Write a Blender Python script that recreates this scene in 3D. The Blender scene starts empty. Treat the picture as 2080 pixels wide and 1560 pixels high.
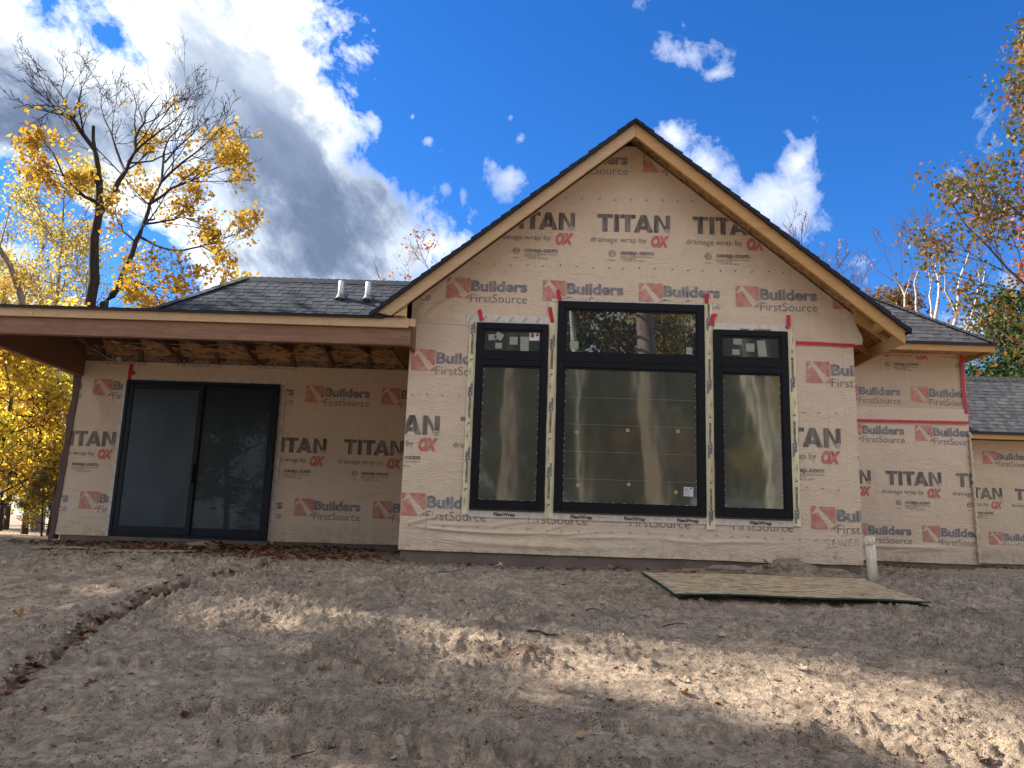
import bpy, bmesh, math, random
import numpy as np
from mathutils import Vector, Matrix, noise as mnoise

random.seed(7)
rng = np.random.default_rng(7)
R = math.radians
SC = bpy.context.scene
COL = SC.collection

# ------------------------------------------------------------------ camera
YAW, PITCH, ROLL, FPX = 0.0141, 0.1832, 0.0338, 1605.0
cam = bpy.data.cameras.new('camera')
cam.sensor_width = 36.0
cam.lens = 36.0 * FPX / 2080.0
cam.clip_start = 0.05
cam.clip_end = 3000
camo = bpy.data.objects.new('camera', cam)
COL.objects.link(camo)
fw = Vector((-math.sin(YAW) * math.cos(PITCH), math.cos(YAW) * math.cos(PITCH), math.sin(PITCH)))
rt = Vector((math.cos(YAW), math.sin(YAW), 0))
up = rt.cross(fw)
rt2 = rt * math.cos(ROLL) + up * math.sin(ROLL)
up2 = -rt * math.sin(ROLL) + up * math.cos(ROLL)
camo.matrix_world = Matrix((rt2, up2, -fw)).transposed().to_4x4()
SC.camera = camo

def ray(px, py):
    d = rt2 * ((px - 1040) / FPX) - up2 * ((py - 780) / FPX) + fw
    return d / d.y
def at(px, py, Y):
    return ray(px, py) * Y

# ------------------------------------------------------------------ light
SUN_AZ, SUN_EL = R(74), R(36)          # azimuth measured to the left of +Y
SUN = Vector((-math.sin(SUN_AZ) * math.cos(SUN_EL), math.cos(SUN_AZ) * math.cos(SUN_EL), math.sin(SUN_EL)))
sl = bpy.data.lights.new('sun', 'SUN')
sl.energy = 5.0
sl.angle = R(0.53)
sl.color = (1.0, 0.93, 0.82)
so = bpy.data.objects.new('sun', sl)
so.rotation_euler = SUN.to_track_quat('Z', 'Y').to_euler()
so.location = (-20, 5, 20)
COL.objects.link(so)

SC.view_settings.view_transform = 'Standard'
SC.view_settings.look = 'None'
SC.view_settings.exposure = 1.33
SC.view_settings.gamma = 1.0
SC.view_settings.use_curve_mapping = False
SC.render.film_transparent = False
SC.cycles.max_bounces = 6
SC.cycles.diffuse_bounces = 3
SC.cycles.glossy_bounces = 3
SC.cycles.transmission_bounces = 3
SC.cycles.sample_clamp_indirect = 6.0


class NT:
    """small helper to write node trees"""
    def __init__(self, tree):
        self.t = tree
    def n(self, typ, **kw):
        nd = self.t.nodes.new(typ)
        for k, v in kw.items():
            setattr(nd, k, v)
        return nd
    def set(self, sock, v):
        if hasattr(v, 'is_output') or isinstance(v, bpy.types.NodeSocket):
            self.t.links.new(v, sock)
        elif v is not None:
            try:
                sock.default_value = v
            except Exception:
                sock.default_value = tuple(v) + (1.0,)
    def math(self, op, a, b=None, c=None, clamp=False):
        nd = self.n('ShaderNodeMath', operation=op, use_clamp=clamp)
        self.set(nd.inputs[0], a)
        if b is not None: self.set(nd.inputs[1], b)
        if c is not None: self.set(nd.inputs[2], c)
        return nd.outputs[0]
    def vmath(self, op, a, b=None, out=0):
        nd = self.n('ShaderNodeVectorMath', operation=op)
        self.set(nd.inputs[0], a)
        if b is not None: self.set(nd.inputs[1], b)
        return nd.outputs[out]
    def noise(self, vec, scale, detail=3, rough=0.55, dist=0.0, out=0):
        nd = self.n('ShaderNodeTexNoise')
        self.set(nd.inputs['Vector'], vec)
        self.set(nd.inputs['Scale'], scale)
        self.set(nd.inputs['Detail'], detail)
        self.set(nd.inputs['Roughness'], rough)
        self.set(nd.inputs['Distortion'], dist)
        return nd.outputs[out]
    def rng(self, v, a, b, c=0.0, d=1.0, smooth=False):
        nd = self.n('ShaderNodeMapRange')
        if smooth: nd.interpolation_type = 'SMOOTHSTEP'
        self.set(nd.inputs[0], v)
        for i, q in enumerate((a, b, c, d)):
            self.set(nd.inputs[i + 1], q)
        return nd.outputs[0]
    def mix(self, f, a, b, mode='MIX'):
        nd = self.n('ShaderNodeMix', data_type='RGBA', blend_type=mode)
        self.set(nd.inputs[0], f)
        self.set(nd.inputs[6], a if isinstance(a, bpy.types.NodeSocket) else tuple(a)[:3] + (1,))
        self.set(nd.inputs[7], b if isinstance(b, bpy.types.NodeSocket) else tuple(b)[:3] + (1,))
        return nd.outputs[2]
    def ramp(self, f, stops):
        nd = self.n('ShaderNodeValToRGB')
        cr = nd.color_ramp
        while len(cr.elements) < len(stops):
            cr.elements.new(0.5)
        for e, (p, c) in zip(cr.elements, stops):
            e.position = p
            e.color = tuple(c)[:3] + (1,)
        self.set(nd.inputs[0], f)
        return nd.outputs[0]
    def mapping(self, vec, scale=(1, 1, 1), rot=(0, 0, 0), loc=(0, 0, 0)):
        nd = self.n('ShaderNodeMapping')
        self.set(nd.inputs[0], vec)
        nd.inputs[1].default_value = loc
        nd.inputs[2].default_value = rot
        nd.inputs[3].default_value = scale
        return nd.outputs[0]
    def bump(self, h, strength=0.5, dist=0.01):
        nd = self.n('ShaderNodeBump')
        nd.inputs['Strength'].default_value = strength
        nd.inputs['Distance'].default_value = dist
        self.set(nd.inputs['Height'], h)
        return nd.outputs[0]


# ------------------------------------------------------------------ world
world = bpy.data.worlds.new('World')
SC.world = world
world.use_nodes = True
w = NT(world.node_tree)
world.node_tree.nodes.clear()
sky = w.n('ShaderNodeTexSky', sky_type='NISHITA')
sky.sun_disc = False
sky.sun_elevation = SUN_EL
sky.sun_rotation = -SUN_AZ
sky.altitude = 300
sky.air_density = 1.0
sky.dust_density = 0.15
sky.ozone_density = 2.5
tc = w.n('ShaderNodeTexCoord').outputs['Generated']
D = w.vmath('NORMALIZE', tc)
hs = w.n('ShaderNodeHueSaturation')
hs.inputs['Saturation'].default_value = 1.30
hs.inputs['Value'].default_value = 1.0
w.set(hs.inputs['Color'], sky.outputs[0])
skycol = w.mix(1.0, hs.outputs[0], (0.50, 0.76, 1.08), 'MULTIPLY')
# clouds live on a layer: direction divided by height
sep = w.n('ShaderNodeSeparateXYZ'); w.set(sep.inputs[0], D)
def blob(px, py, rx, rz, wt):
    """soft patch of cloud cover round one direction in the sky"""
    c = at(px, py, 1.0).normalized()
    d = w.vmath('SUBTRACT', D, tuple(c))
    d = w.vmath('MULTIPLY', d, (1 / rx, 1 / (0.5 * (rx + rz)), 1 / rz))
    L = w.vmath('LENGTH', d, out=1)
    g = w.rng(L, 1.0, 0.0, 0.0, wt * 1.3)
    return g
def total(lst):
    s = lst[0]
    for q in lst[1:]:
        s = w.math('ADD', s, q)
    return s
def biggest(lst):
    s = lst[0]
    for q in lst[1:]:
        s = w.math('SMOOTH_MAX', s, q, 0.10)
    return s
# wind direction of the veils: rotate about the viewing axis so that streaks fall to the right
st1 = w.mapping(D, rot=(0, R(-52), 0), loc=(3.1, 0.4, 1.7))
warp = w.noise(w.mapping(D, loc=(4, 1, 9)), 3.5, 3, 0.5, 0, out=1)
wD = w.vmath('ADD', D, w.vmath('MULTIPLY', w.vmath('SUBTRACT', warp, (0.5, 0.5, 0.5)), (0.10, 0.10, 0.10)))
n1 = w.noise(w.mapping(wD, loc=(3.1, 0.4, 1.7)), 4.0, 9, 0.60, 0.0)
n2 = w.noise(w.vmath('MULTIPLY', w.mapping(wD, rot=(0, R(-48), 0)), (0.9, 1.0, 2.4)), 5.5, 9, 0.62, 0.0)
n3 = w.noise(w.mapping(wD, loc=(7.4, 2.0, 0.7)), 26.0, 9, 0.66, 0.25)
bank = biggest([
    blob(60, 200, .62, .46, .42), blob(470, 170, .36, .34, .46), blob(570, 130, .17, .36, .34), blob(610, 330, .22, .24, .46),
    blob(650, 470, .24, .17, .46), blob(480, 520, .26, .13, .40), blob(770, 520, .11, .08, .34), blob(880, 505, .11, .065, .28),
    blob(-600, 200, .8, .6, .40), blob(800, 640, .5, .05, .25)])
small = biggest([
    blob(838, 235, .03, .055, .30), blob(868, 285, .035, .025, .28), blob(1035, 365, .07, .05, .34), blob(1000, 335, .04, .03, .26), blob(1058, 282, .03, .028, .28), blob(1035, 240, .02, .02, .25), blob(1018, 182, .018, .014, .25), blob(905, 385, .025, .03, .24), blob(940, 395, .014, .035, .24),
    blob(1395, 115, .08, .04, .27), blob(1455, 150, .05, .025, .28), blob(1370, 275, .05, .045, .32), blob(1430, 330, .06, .05, .32), blob(1545, 410, .085, .055, .34), blob(1480, 370, .06, .05, .28), blob(1605, 430, .05, .05, .17),
    blob(1615, 330, .05, .05, .28), blob(1590, 270, .03, .02, .16), blob(1560, 250, .02, .015, .15), blob(1990, 660, .065, .05, .32), blob(2060, 570, .07, .045, .22), blob(1975, 590, .03, .015, .16)])
big = w.math('MAXIMUM', bank, small)
hole = total([blob(80, 30, .16, .10, .13), blob(900, 70, .22, .2, .22), blob(236, 90, .05, .03, .14), blob(235, 545, .11, .07, .45), blob(300, 590, .07, .04, .25), 
              blob(0, 395, .09, .06, .42), blob(70, 430, .08, .04, .25), blob(740, 330, .09, .03, .10)])
front = w.rng(sep.outputs[1], 0.1, 0.5, 0.0, 1.0, smooth=True)
base_cov = w.rng(front, 0, 1, 0.24, -0.10)  # cloud cover added overhead and behind, out of view, for fill light
nn = w.math('ADD', w.math('MULTIPLY', n1, 0.42), w.math('MULTIPLY', n2, 0.32))
nn = w.math('ADD', nn, w.math('MULTIPLY', n3, 0.26))
dens = w.math('ADD', w.math('MULTIPLY', w.math('SUBTRACT', nn, 0.5), 1.75), w.math('SUBTRACT', big, hole))
dens = w.math('ADD', dens, base_cov)
alpha = w.rng(dens, 0.075, w.rng(bank, 0.05, 0.22, 0.36, 0.235), 0.0, 1.0)
thick = w.math('MULTIPLY', w.rng(dens, 0.10, 0.42, 0.0, 1.0), w.rng(bank, 0.02, 0.2, 0.5, 1.0))
# thick cloud lets less sun through, thin rims and veils shine
tex = w.math('ADD', w.math('MULTIPLY', n2, 0.6), w.math('MULTIPLY', w.noise(w.mapping(wD, loc=(1, 9, 4)), 9.0, 9, 0.62), 0.4))
shade = w.math('ADD', w.math('MULTIPLY', thick, 0.95), w.math('MULTIPLY', w.math('SUBTRACT', tex, 0.5), 2.1))
lit = biggest([blob(400, 40, .46, .19, .55), blob(250, 180, .28, .10, .48), blob(660, 40, .18, .18, .50), blob(560, 190, .22, .14, .26),
               blob(720, 200, .07, .14, .25), blob(250, 450, .20, .10, .70), blob(400, 560, .14, .06, .5), blob(60, 360, .14, .04, .55), blob(890, 500, .09, .05, .40), blob(800, 310, .04, .10, .22)])
dark = biggest([blob(650, 400, .40, .30, .50), blob(760, 480, .24, .15, .42), blob(600, 540, .34, .10, .42), blob(60, 250, .34, .17, .62)])
shade = w.math('ADD', w.math('SUBTRACT', shade, lit), dark)
cloudcol = w.ramp(w.math('MULTIPLY', shade, 0.68), [(0.0, (1.30, 1.34, 1.36)), (0.22, (0.95, 1.0, 1.06)), (0.50, (0.50, 0.58, 0.71)), (0.75, (0.26, 0.33, 0.47)), (1.0, (0.16, 0.21, 0.33))])
bg1 = w.n('ShaderNodeBackground')
w.set(bg1.inputs[0], skycol); bg1.inputs[1].default_value = 0.079
bg2 = w.n('ShaderNodeBackground')
w.set(bg2.inputs[0], cloudcol); bg2.inputs[1].default_value = 0.50
mixs = w.n('ShaderNodeMixShader')
w.set(mixs.inputs[0], alpha)
w.t.links.new(bg1.outputs[0], mixs.inputs[1]); w.t.links.new(bg2.outputs[0], mixs.inputs[2])
wo = w.n('ShaderNodeOutputWorld')
w.t.links.new(mixs.outputs[0], wo.inputs[0])
world.cycles.sampling_method = 'MANUAL'
world.cycles.sample_map_resolution = 1024

# ------------------------------------------------------------------ materials
def newmat(name):
    m = bpy.data.materials.new(name)
    m.use_nodes = True
    m.node_tree.nodes.clear()
    t = NT(m.node_tree)
    out = t.n('ShaderNodeOutputMaterial')
    p = t.n('ShaderNodeBsdfPrincipled')
    t.t.links.new(p.outputs[0], out.inputs[0])
    t.p, t.out = p, out
    return m, t
def fin(t, col=None, rough=None, normal=None, spec=None, metal=None):
    p = t.p
    if col is not None: t.set(p.inputs['Base Color'], col if isinstance(col, bpy.types.NodeSocket) else tuple(col)[:3] + (1,))
    if rough is not None: t.set(p.inputs['Roughness'], rough)
    if normal is not None: t.set(p.inputs['Normal'], normal)
    if spec is not None: t.set(p.inputs['Specular IOR Level'], spec)
    if metal is not None: t.set(p.inputs['Metallic'], metal)

def plain(name, col, rough=0.6, spec=0.3, var=0.15, scale=8):
    m, t = newmat(name)
    o = t.n('ShaderNodeTexCoord').outputs['Object']
    n = t.noise(o, scale, 4, 0.6)
    c = t.mix(t.rng(n, 0.3, 0.7), [x * (1 - var) for x in col], [min(1, x * (1 + var)) for x in col])
    fin(t, c, rough, t.bump(t.noise(o, scale * 12, 3), 0.15, 0.003), spec)
    return m

def wrap_mat(name, base, warm):
    m, t = newmat(name)
    o = t.n('ShaderNodeTexCoord').outputs['Object']
    s = t.n('ShaderNodeSeparateXYZ'); t.set(s.inputs[0], o)
    big = t.noise(o, 0.8, 3, 0.5)
    mid = t.noise(t.mapping(o, scale=(1, 1, 0.6)), 9, 6, 0.65)
    c = t.mix(t.rng(big, 0.3, 0.7), base, warm)
    c = t.mix(t.rng(mid, 0.25, 0.75, 0.0, 0.22), c, (base[0] * .62, base[1] * .60, base[2] * .58))
    # pressed seams of the studs and sheets behind the fabric
    fx = t.math('FRACT', t.math('MULTIPLY', s.outputs[0], 1 / 0.2032))
    line = t.math('LESS_THAN', t.math('ABSOLUTE', t.math('SUBTRACT', fx, 0.5)), 0.018)
    line = t.math('MULTIPLY', line, t.rng(t.noise(t.mapping(o, scale=(2.5, 1, 0.5)), 1.4, 2), 0.47, 0.6))
    c = t.mix(t.math('MULTIPLY', line, 0.20), c, (0.12, 0.12, 0.13))
    # mud splashed along the foot
    foot = t.rng(s.outputs[2], -0.29, -0.02, 1, 0, smooth=True)
    mud = t.math('MULTIPLY', foot, t.rng(t.noise(o, 7, 8, 0.75), 0.46, 0.66))
    c = t.mix(t.math('MULTIPLY', mud, 0.55), c, (0.16, 0.11, 0.07))
    dots = t.n('ShaderNodeTexVoronoi'); dots.inputs['Scale'].default_value = 3.4; t.set(dots.inputs['Vector'], o)
    dd = t.math('LESS_THAN', dots.outputs['Distance'], 0.028)
    c = t.mix(t.math('MULTIPLY', dd, 0.6), c, (0.10, 0.07, 0.05))
    wr = t.noise(t.mapping(o, rot=(0, R(25), 0), scale=(1.0, 1, 2.4)), 3.2, 5, 0.55, 1.6)
    cr = t.noise(t.mapping(o, rot=(0, R(-50), 0), scale=(0.6, 1, 3)), 6, 4, 0.5, 2.5)
    h = t.math('ADD', t.math('MULTIPLY', t.math('ABSOLUTE', t.math('SUBTRACT', wr, 0.5)), 1.0), t.math('MULTIPLY', t.math('ABSOLUTE', t.math('SUBTRACT', cr, 0.5)), 0.5))
    h = t.math('ADD', h, t.math('MULTIPLY', t.noise(o, 60, 3), 0.05))
    fin(t, c, 0.55, t.bump(h, 0.85, 0.026), 0.25)
    return m
M = {}
M['wrap'] = wrap_mat('house wrap fabric', (0.71, 0.56, 0.425), (0.735, 0.575, 0.415))
M['wrap_warm'] = wrap_mat('house wrap fabric tan', (0.66, 0.52, 0.38), (0.68, 0.53, 0.37))
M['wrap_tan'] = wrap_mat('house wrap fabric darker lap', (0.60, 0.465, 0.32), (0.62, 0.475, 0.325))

def ink(name, col, fade=0.25, base=(0.66, 0.535, 0.44), streak=False):
    m, t = newmat(name)
    o = t.n('ShaderNodeTexCoord').outputs['Object']
    a = t.noise(t.mapping(o, scale=(1, 1, 0.12) if streak else (1, 1, 1)), 26 if streak else 14, 5, 0.7)
    b = t.noise(o, 140, 2, 0.6)
    f = t.math('ADD', t.rng(a, 0.35, 0.68, 0, fade), t.rng(b, 0.45, 0.75, 0, fade * 0.5))
    fin(t, t.mix(f, col, base), 0.5, None, 0.2)
    return m
M['ink_navy'] = ink('navy grey print', (0.105, 0.118, 0.16), 0.42)
M['ink_grey'] = ink('thin grey print', (0.125, 0.125, 0.145), 0.42)
M['ink_black'] = ink('black print', (0.042, 0.038, 0.038), 0.40, streak=True)
M['ink_small'] = ink('small black print', (0.09, 0.085, 0.085), 0.4)
M['ink_red'] = ink('faded red print', (0.50, 0.12, 0.10), 0.55)
M['ink_red2'] = ink('red print', (0.52, 0.085, 0.075), 0.35)
M['ink_pencil'] = ink('pencil line', (0.30, 0.245, 0.22), 0.5)
M['ink_tan'] = plain('wrap coloured gap in print', (0.64, 0.52, 0.43), var=.05)
M['ink_blue'] = ink('blue tape print', (0.03, 0.035, 0.20), 0.15, (0.6, 0.55, 0.4))
M['ink_dark'] = ink('dark tape print', (0.02, 0.02, 0.03), 0.15, (0.6, 0.55, 0.4))

def tape_mat(name, col, bump=0.3):
    m, t = newmat(name)
    o = t.n('ShaderNodeTexCoord').outputs['Object']
    n = t.noise(t.mapping(o, scale=(3, 1, .7)), 6, 5, 0.6)
    c = t.mix(t.rng(n, 0.3, 0.7), [x * 0.80 for x in col], [min(.9, x * 1.12) for x in col])
    gr = t.rng(t.noise(t.mapping(o, scale=(5, 1, 0.5)), 9, 6, 0.7), 0.60, 0.70)
    c = t.mix(t.math('MULTIPLY', gr, 0.5), c, [x * .35 for x in col])
    fin(t, c, 0.35, t.bump(t.noise(t.mapping(o, scale=(4, 1, .5)), 10, 4, .6, 1.0), bump, 0.006), 0.5)
    return m
M['tape'] = tape_mat('cream flashing tape', (0.80, 0.72, 0.47))
M['tape_white'] = tape_mat('milky flashing tape', (0.68, 0.62, 0.56))
M['tape_red'] = tape_mat('red seam tape', (0.56, 0.014, 0.03), 0.15)
M['fin'] = plain('grey nailing fin', (0.13, 0.125, 0.12), 0.5)
M['frame'] = plain('near black window frame', (0.0055, 0.006, 0.009), 0.5, 0.22, 0.2, 4)
M['frame_door'] = plain('dark blue door frame', (0.011, 0.017, 0.025), 0.5, 0.22, 0.15, 3)
M['paper'] = plain('sticker paper behind glass', (0.30, 0.31, 0.26), 0.7, 0.2, .12, 20)
M['paper_white'] = plain('white sticker', (0.62, 0.62, 0.64), 0.6, 0.2, .04, 20)
M['paper_orange'] = plain('small orange sticker', (0.42, 0.27, 0.19), 0.7, 0.2, .1, 40)
M['sticker_red'] = plain('red sticker print', (0.30, 0.06, 0.05), 0.7)

def glass_mat(name, base, rough, refl, tint, haze=0.0):
    m, t = newmat(name)
    o = t.n('ShaderNodeTexCoord').outputs['Object']
    n = t.noise(t.mapping(o, scale=(1, 1, .6)), 2.2, 4, 0.6)
    c = t.mix(t.rng(n, 0.35, 0.7), [x * .7 for x in base], [x * 1.3 for x in base])
    fin(t, c, 0.35, None, 0.3)
    g = t.n('ShaderNodeBsdfGlossy')
    g.inputs['Color'].default_value = tuple(tint) + (1,)
    g.inputs['Roughness'].default_value = rough
    wob = t.noise(t.mapping(o, scale=(1, 1, .35)), 1.1 if haze == 0 else 2.6, 2, 0.5)
    t.set(g.inputs['Normal'], t.bump(wob, 0.25 if haze == 0 else 0.28, 0.01))
    fr = t.n('ShaderNodeFresnel'); fr.inputs[0].default_value = refl
    mx = t.n('ShaderNodeMixShader')
    t.set(mx.inputs[0], fr.outputs[0])
    t.t.links.new(t.p.outputs[0], mx.inputs[1]); t.t.links.new(g.outputs[0], mx.inputs[2])
    t.t.links.new(mx.outputs[0], t.out.inputs[0])
    return m
M['glass_clear'] = glass_mat('clear dark glass', (0.010, 0.011, 0.010), 0.004, 2.4, (1, 1, 1))
M['glass_side'] = glass_mat('dusty dark glass', (0.028, 0.030, 0.026), 0.05, 1.5, (0.9, 0.95, 0.9))
M['glass_film'] = glass_mat('glass under protective film', (0.055, 0.057, 0.046), 0.06, 2.4, (0.85, 0.86, 0.72), 1)
M['glass_door'] = glass_mat('dark door glass', (0.013, 0.024, 0.034), 0.02, 1.3, (0.7, 0.85, 0.9))
M['screen'] = glass_mat('dark insect screen', (0.026, 0.046, 0.066), 0.35, 1.3, (0.5, 0.6, 0.7))  # bluer base, like the door glass and frame, stands in for veiling haze

def wood_mat(name, col, dark, grain=1.0, axis='x', rough=0.65, knots=True):
    m, t = newmat(name)
    o = t.n('ShaderNodeTexCoord').outputs['Object']
    sc = {'x': (0.35, 3, 3), 'y': (3, 0.35, 3), 'z': (3, 3, 0.35)}[axis]
    mp = t.mapping(o, scale=sc)
    a = t.noise(mp, 4, 6, 0.6, 1.4)
    b = t.noise(t.mapping(o, scale=[q * 2.5 for q in sc]), 9, 5, 0.65, 0.6)
    c = t.mix(t.rng(a, 0.3, 0.72), col, dark)
    c = t.mix(t.rng(b, 0.45, 0.75, 0, 0.35 * grain), c, [x * .55 for x in dark])
    if knots:
        v = t.n('ShaderNodeTexVoronoi'); v.inputs['Scale'].default_value = 1.6
        t.set(v.inputs['Vector'], t.mapping(o, scale=(1.3, 1.3, 2.2)))
        c = t.mix(t.math('MULTIPLY', t.rng(v.outputs['Distance'], 0.05, 0.035), 0.7), c, [x * .3 for x in dark])
    fin(t, c, rough, t.bump(b, 0.3, 0.003), 0.25)
    return m
M['lumber'] = wood_mat('pale fascia lumber', (0.62, 0.43, 0.25), (0.53, 0.345, 0.19))
M['lumber_y'] = wood_mat('fascia lumber running back', (0.55, 0.34, 0.17), (0.45, 0.26, 0.12), axis='y')
M['lumber_orange'] = wood_mat('orange fascia lumber', (0.60, 0.36, 0.15), (0.50, 0.275, 0.10))
M['beam'] = wood_mat('reddish laminated beam', (0.31, 0.175, 0.11), (0.21, 0.108, 0.066), 1.6)
M['beam_y'] = wood_mat('reddish laminated beam running back', (0.30, 0.16, 0.10), (0.22, 0.11, 0.07), 1.2, 'y')
M['rafter'] = wood_mat('dark rafter wood', (0.22, 0.135, 0.09), (0.15, 0.09, 0.06), 1.0, 'y')  # darker wood tone for the porch framing
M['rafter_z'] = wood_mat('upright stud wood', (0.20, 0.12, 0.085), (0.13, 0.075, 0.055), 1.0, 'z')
M['wrap_side'] = wood_mat('shaded wrap side', (0.16, 0.105, 0.09), (0.10, 0.065, 0.055), 1.4, 'z')  # dark brown painted for the shade on the side of the wrap

def osb_mat(name, col, rotx=0.0, grey=0.0):
    m, t = newmat(name)
    o = t.n('ShaderNodeTexCoord').outputs['Object']
    cols = None
    for i, rz in enumerate((0.25, -0.5, 1.1)):
        mp = t.mapping(o, rot=(0, 0, rz), scale=(11, 42, 24), loc=(i * 3.1, i, 0))
        v = t.n('ShaderNodeTexVoronoi'); v.inputs['Scale'].default_value = 1.0
        v.inputs['Randomness'].default_value = 1.0
        t.set(v.inputs['Vector'], mp)
        g = t.n('ShaderNodeSeparateColor'); t.set(g.inputs[0], v.outputs['Color'])
        r = t.ramp(g.outputs[0], [(0.0, [x * .22 for x in col]), (0.16, [x * .60 for x in col]), (0.5, col), (1.0, [min(.85, x * 1.30) for x in col])])
        cols = r if cols is None else t.mix(t.math('GREATER_THAN', g.outputs[1], 0.5), cols, r)
    if grey:
        st = t.rng(t.noise(o, 2.2, 5, 0.6), 0.60, 0.68)
        cols = t.mix(t.math('MULTIPLY', st, grey), cols, (0.5, 0.46, 0.42))
    fin(t, cols, 0.7, t.bump(t.noise(o, 60, 3), 0.4, 0.003), 0.25)
    return m
M['osb'] = osb_mat('oriented strand board', (0.44, 0.31, 0.185), grey=0.6)
M['osb_roof'] = osb_mat('strand board roof deck', (0.42, 0.24, 0.11))
M['osb_dark'] = osb_mat('dark strand board', (0.27, 0.18, 0.125))  # darker than the other strand board, for porch deck and wall backing
M['green_edge'] = plain('green painted board edge', (0.012, 0.06, 0.045), 0.6)

def shingle_mat(name, lo, hi):
    m, t = newmat(name)
    o = t.n('ShaderNodeTexCoord').outputs['Object']
    at_ = t.n('ShaderNodeAttribute', attribute_name='tone')
    gr = t.noise(o, 160, 3, 0.7)
    mott = t.noise(o, 9, 4, 0.6)
    f = t.math('ADD', t.math('MULTIPLY', at_.outputs['Fac'], 0.72), t.rng(mott, 0.3, 0.7, 0, 0.28))
    c = t.mix(f, lo, hi)
    c = t.mix(t.rng(gr, 0.42, 0.62, 0, 0.55), c, [x * 0.40 for x in lo])
    c = t.mix(t.rng(gr, 0.60, 0.72, 0, 0.5), c, [x * 1.7 for x in hi])
    fin(t, c, 0.85, t.bump(gr, 0.6, 0.004), 0.3)
    return m
M['shingle'] = shingle_mat('charcoal asphalt shingle', (0.016, 0.021, 0.031), (0.060, 0.068, 0.088))
M['shingle_grey'] = shingle_mat('weathered grey asphalt shingle', (0.034, 0.034, 0.040), (0.125, 0.118, 0.122))  # lighter tone for the right wing and garage roofs
M['drip'] = plain('black drip edge metal', (0.012, 0.014, 0.018), 0.4)
M['concrete'] = plain('damp concrete foundation', (0.17, 0.132, 0.105), 0.85, 0.2, 0.25, 3)
M['pvc'] = plain('white plastic pipe', (0.62, 0.60, 0.56), 0.4, 0.4, .05)
M['boot'] = plain('grey rubber vent boot', (0.20, 0.21, 0.23), 0.5)
def pvc_dirty():
    m, t = newmat('stained white pipe')
    o = t.n('ShaderNodeTexCoord').outputs['Object']
    n = t.rng(t.noise(t.mapping(o, scale=(4, 4, .8)), 5, 6, .7), 0.46, 0.66)
    c = t.mix(t.math('MULTIPLY', n, .8), (0.78, 0.71, 0.58), (0.42, 0.27, 0.12))
    fin(t, c, 0.45, None, 0.4)
    return m
M['pvc_dirty'] = pvc_dirty()
M['white'] = plain('white plastic', (0.6, 0.58, 0.55), 0.5)
M['wire'] = plain('pale cable', (0.38, 0.34, 0.32), 0.5)

def ground_mat():
    m, t = newmat('sandy dirt')
    o = t.n('ShaderNodeTexCoord').outputs['Object']
    a = t.noise(o, 0.7, 5, 0.6)
    b = t.noise(o, 5, 9, 0.72)
    c = t.mix(t.rng(a, 0.35, 0.68), (0.68, 0.52, 0.375), (0.54, 0.405, 0.285))
    c = t.mix(t.rng(b, 0.42, 0.66, 0, 0.75), c, (0.24, 0.185, 0.142))
    st_ = t.noise(t.mapping(o, rot=(0, 0, R(-6)), scale=(1.1, 4.2, 3)), 2.6, 7, 0.68, 0.4)
    c = t.mix(t.rng(st_, 0.47, 0.68, 0, 0.66), c, (0.28, 0.205, 0.148))
    lump = t.n('ShaderNodeTexVoronoi'); lump.inputs['Scale'].default_value = 17
    t.set(lump.inputs['Vector'], t.vmath('ADD', o, t.vmath('MULTIPLY', t.noise(o, 9, 4, .6, 0, 1), (.12, .12, .12))))
    c = t.mix(t.rng(lump.outputs['Distance'], 0.42, 0.75, 0, 0.45), c, (0.17, 0.13, 0.10))
    # dark crumbs of bark and humus, pale sand grains
    d = t.noise(o, 85, 4, 0.75)
    e = t.rng(t.noise(o, 3.2, 4, .65), 0.46, 0.66)
    f = t.math('MULTIPLY', t.rng(d, 0.52, 0.58), t.math('ADD', t.math('MULTIPLY', e, 0.75), 0.30))
    c = t.mix(f, c, (0.035, 0.027, 0.025))
    g = t.rng(t.noise(t.mapping(o, loc=(4, 4, 4)), 120, 3, .7), 0.62, 0.70, 0, .5)
    c = t.mix(g, c, (0.60, 0.51, 0.42))
    dm = t.n('ShaderNodeAttribute', attribute_name='damp_dark')
    c = t.mix(t.math('MULTIPLY', dm.outputs['Fac'], 0.85), c, (0.13, 0.09, 0.065))  # moist soil colour that also paints in shade along the rut
    v = t.n('ShaderNodeTexVoronoi'); v.inputs['Scale'].default_value = 70
    t.set(v.inputs['Vector'], o)
    h = t.math('ADD', t.math('MULTIPLY', t.noise(o, 40, 6, 0.75), 1.0), t.math('MULTIPLY', v.outputs['Distance'], -0.25))
    fin(t, c, 0.95, t.bump(h, 1.0, 0.030), 0.12)
    return m
M['ground'] = ground_mat()
M['clod'] = plain('dry dirt clod', (0.25, 0.185, 0.14), 0.95, .1, .3, 14)
M['speck'] = plain('dark humus crumb', (0.05, 0.038, 0.03), 0.9, .1, .4, 5)
M['pebble'] = plain('pale pebble', (0.42, 0.36, 0.30), 0.9, .1, .3, 5)
M['stick'] = plain('dry stick bark', (0.07, 0.05, 0.04), 0.9, .1, .3, 30)

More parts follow.
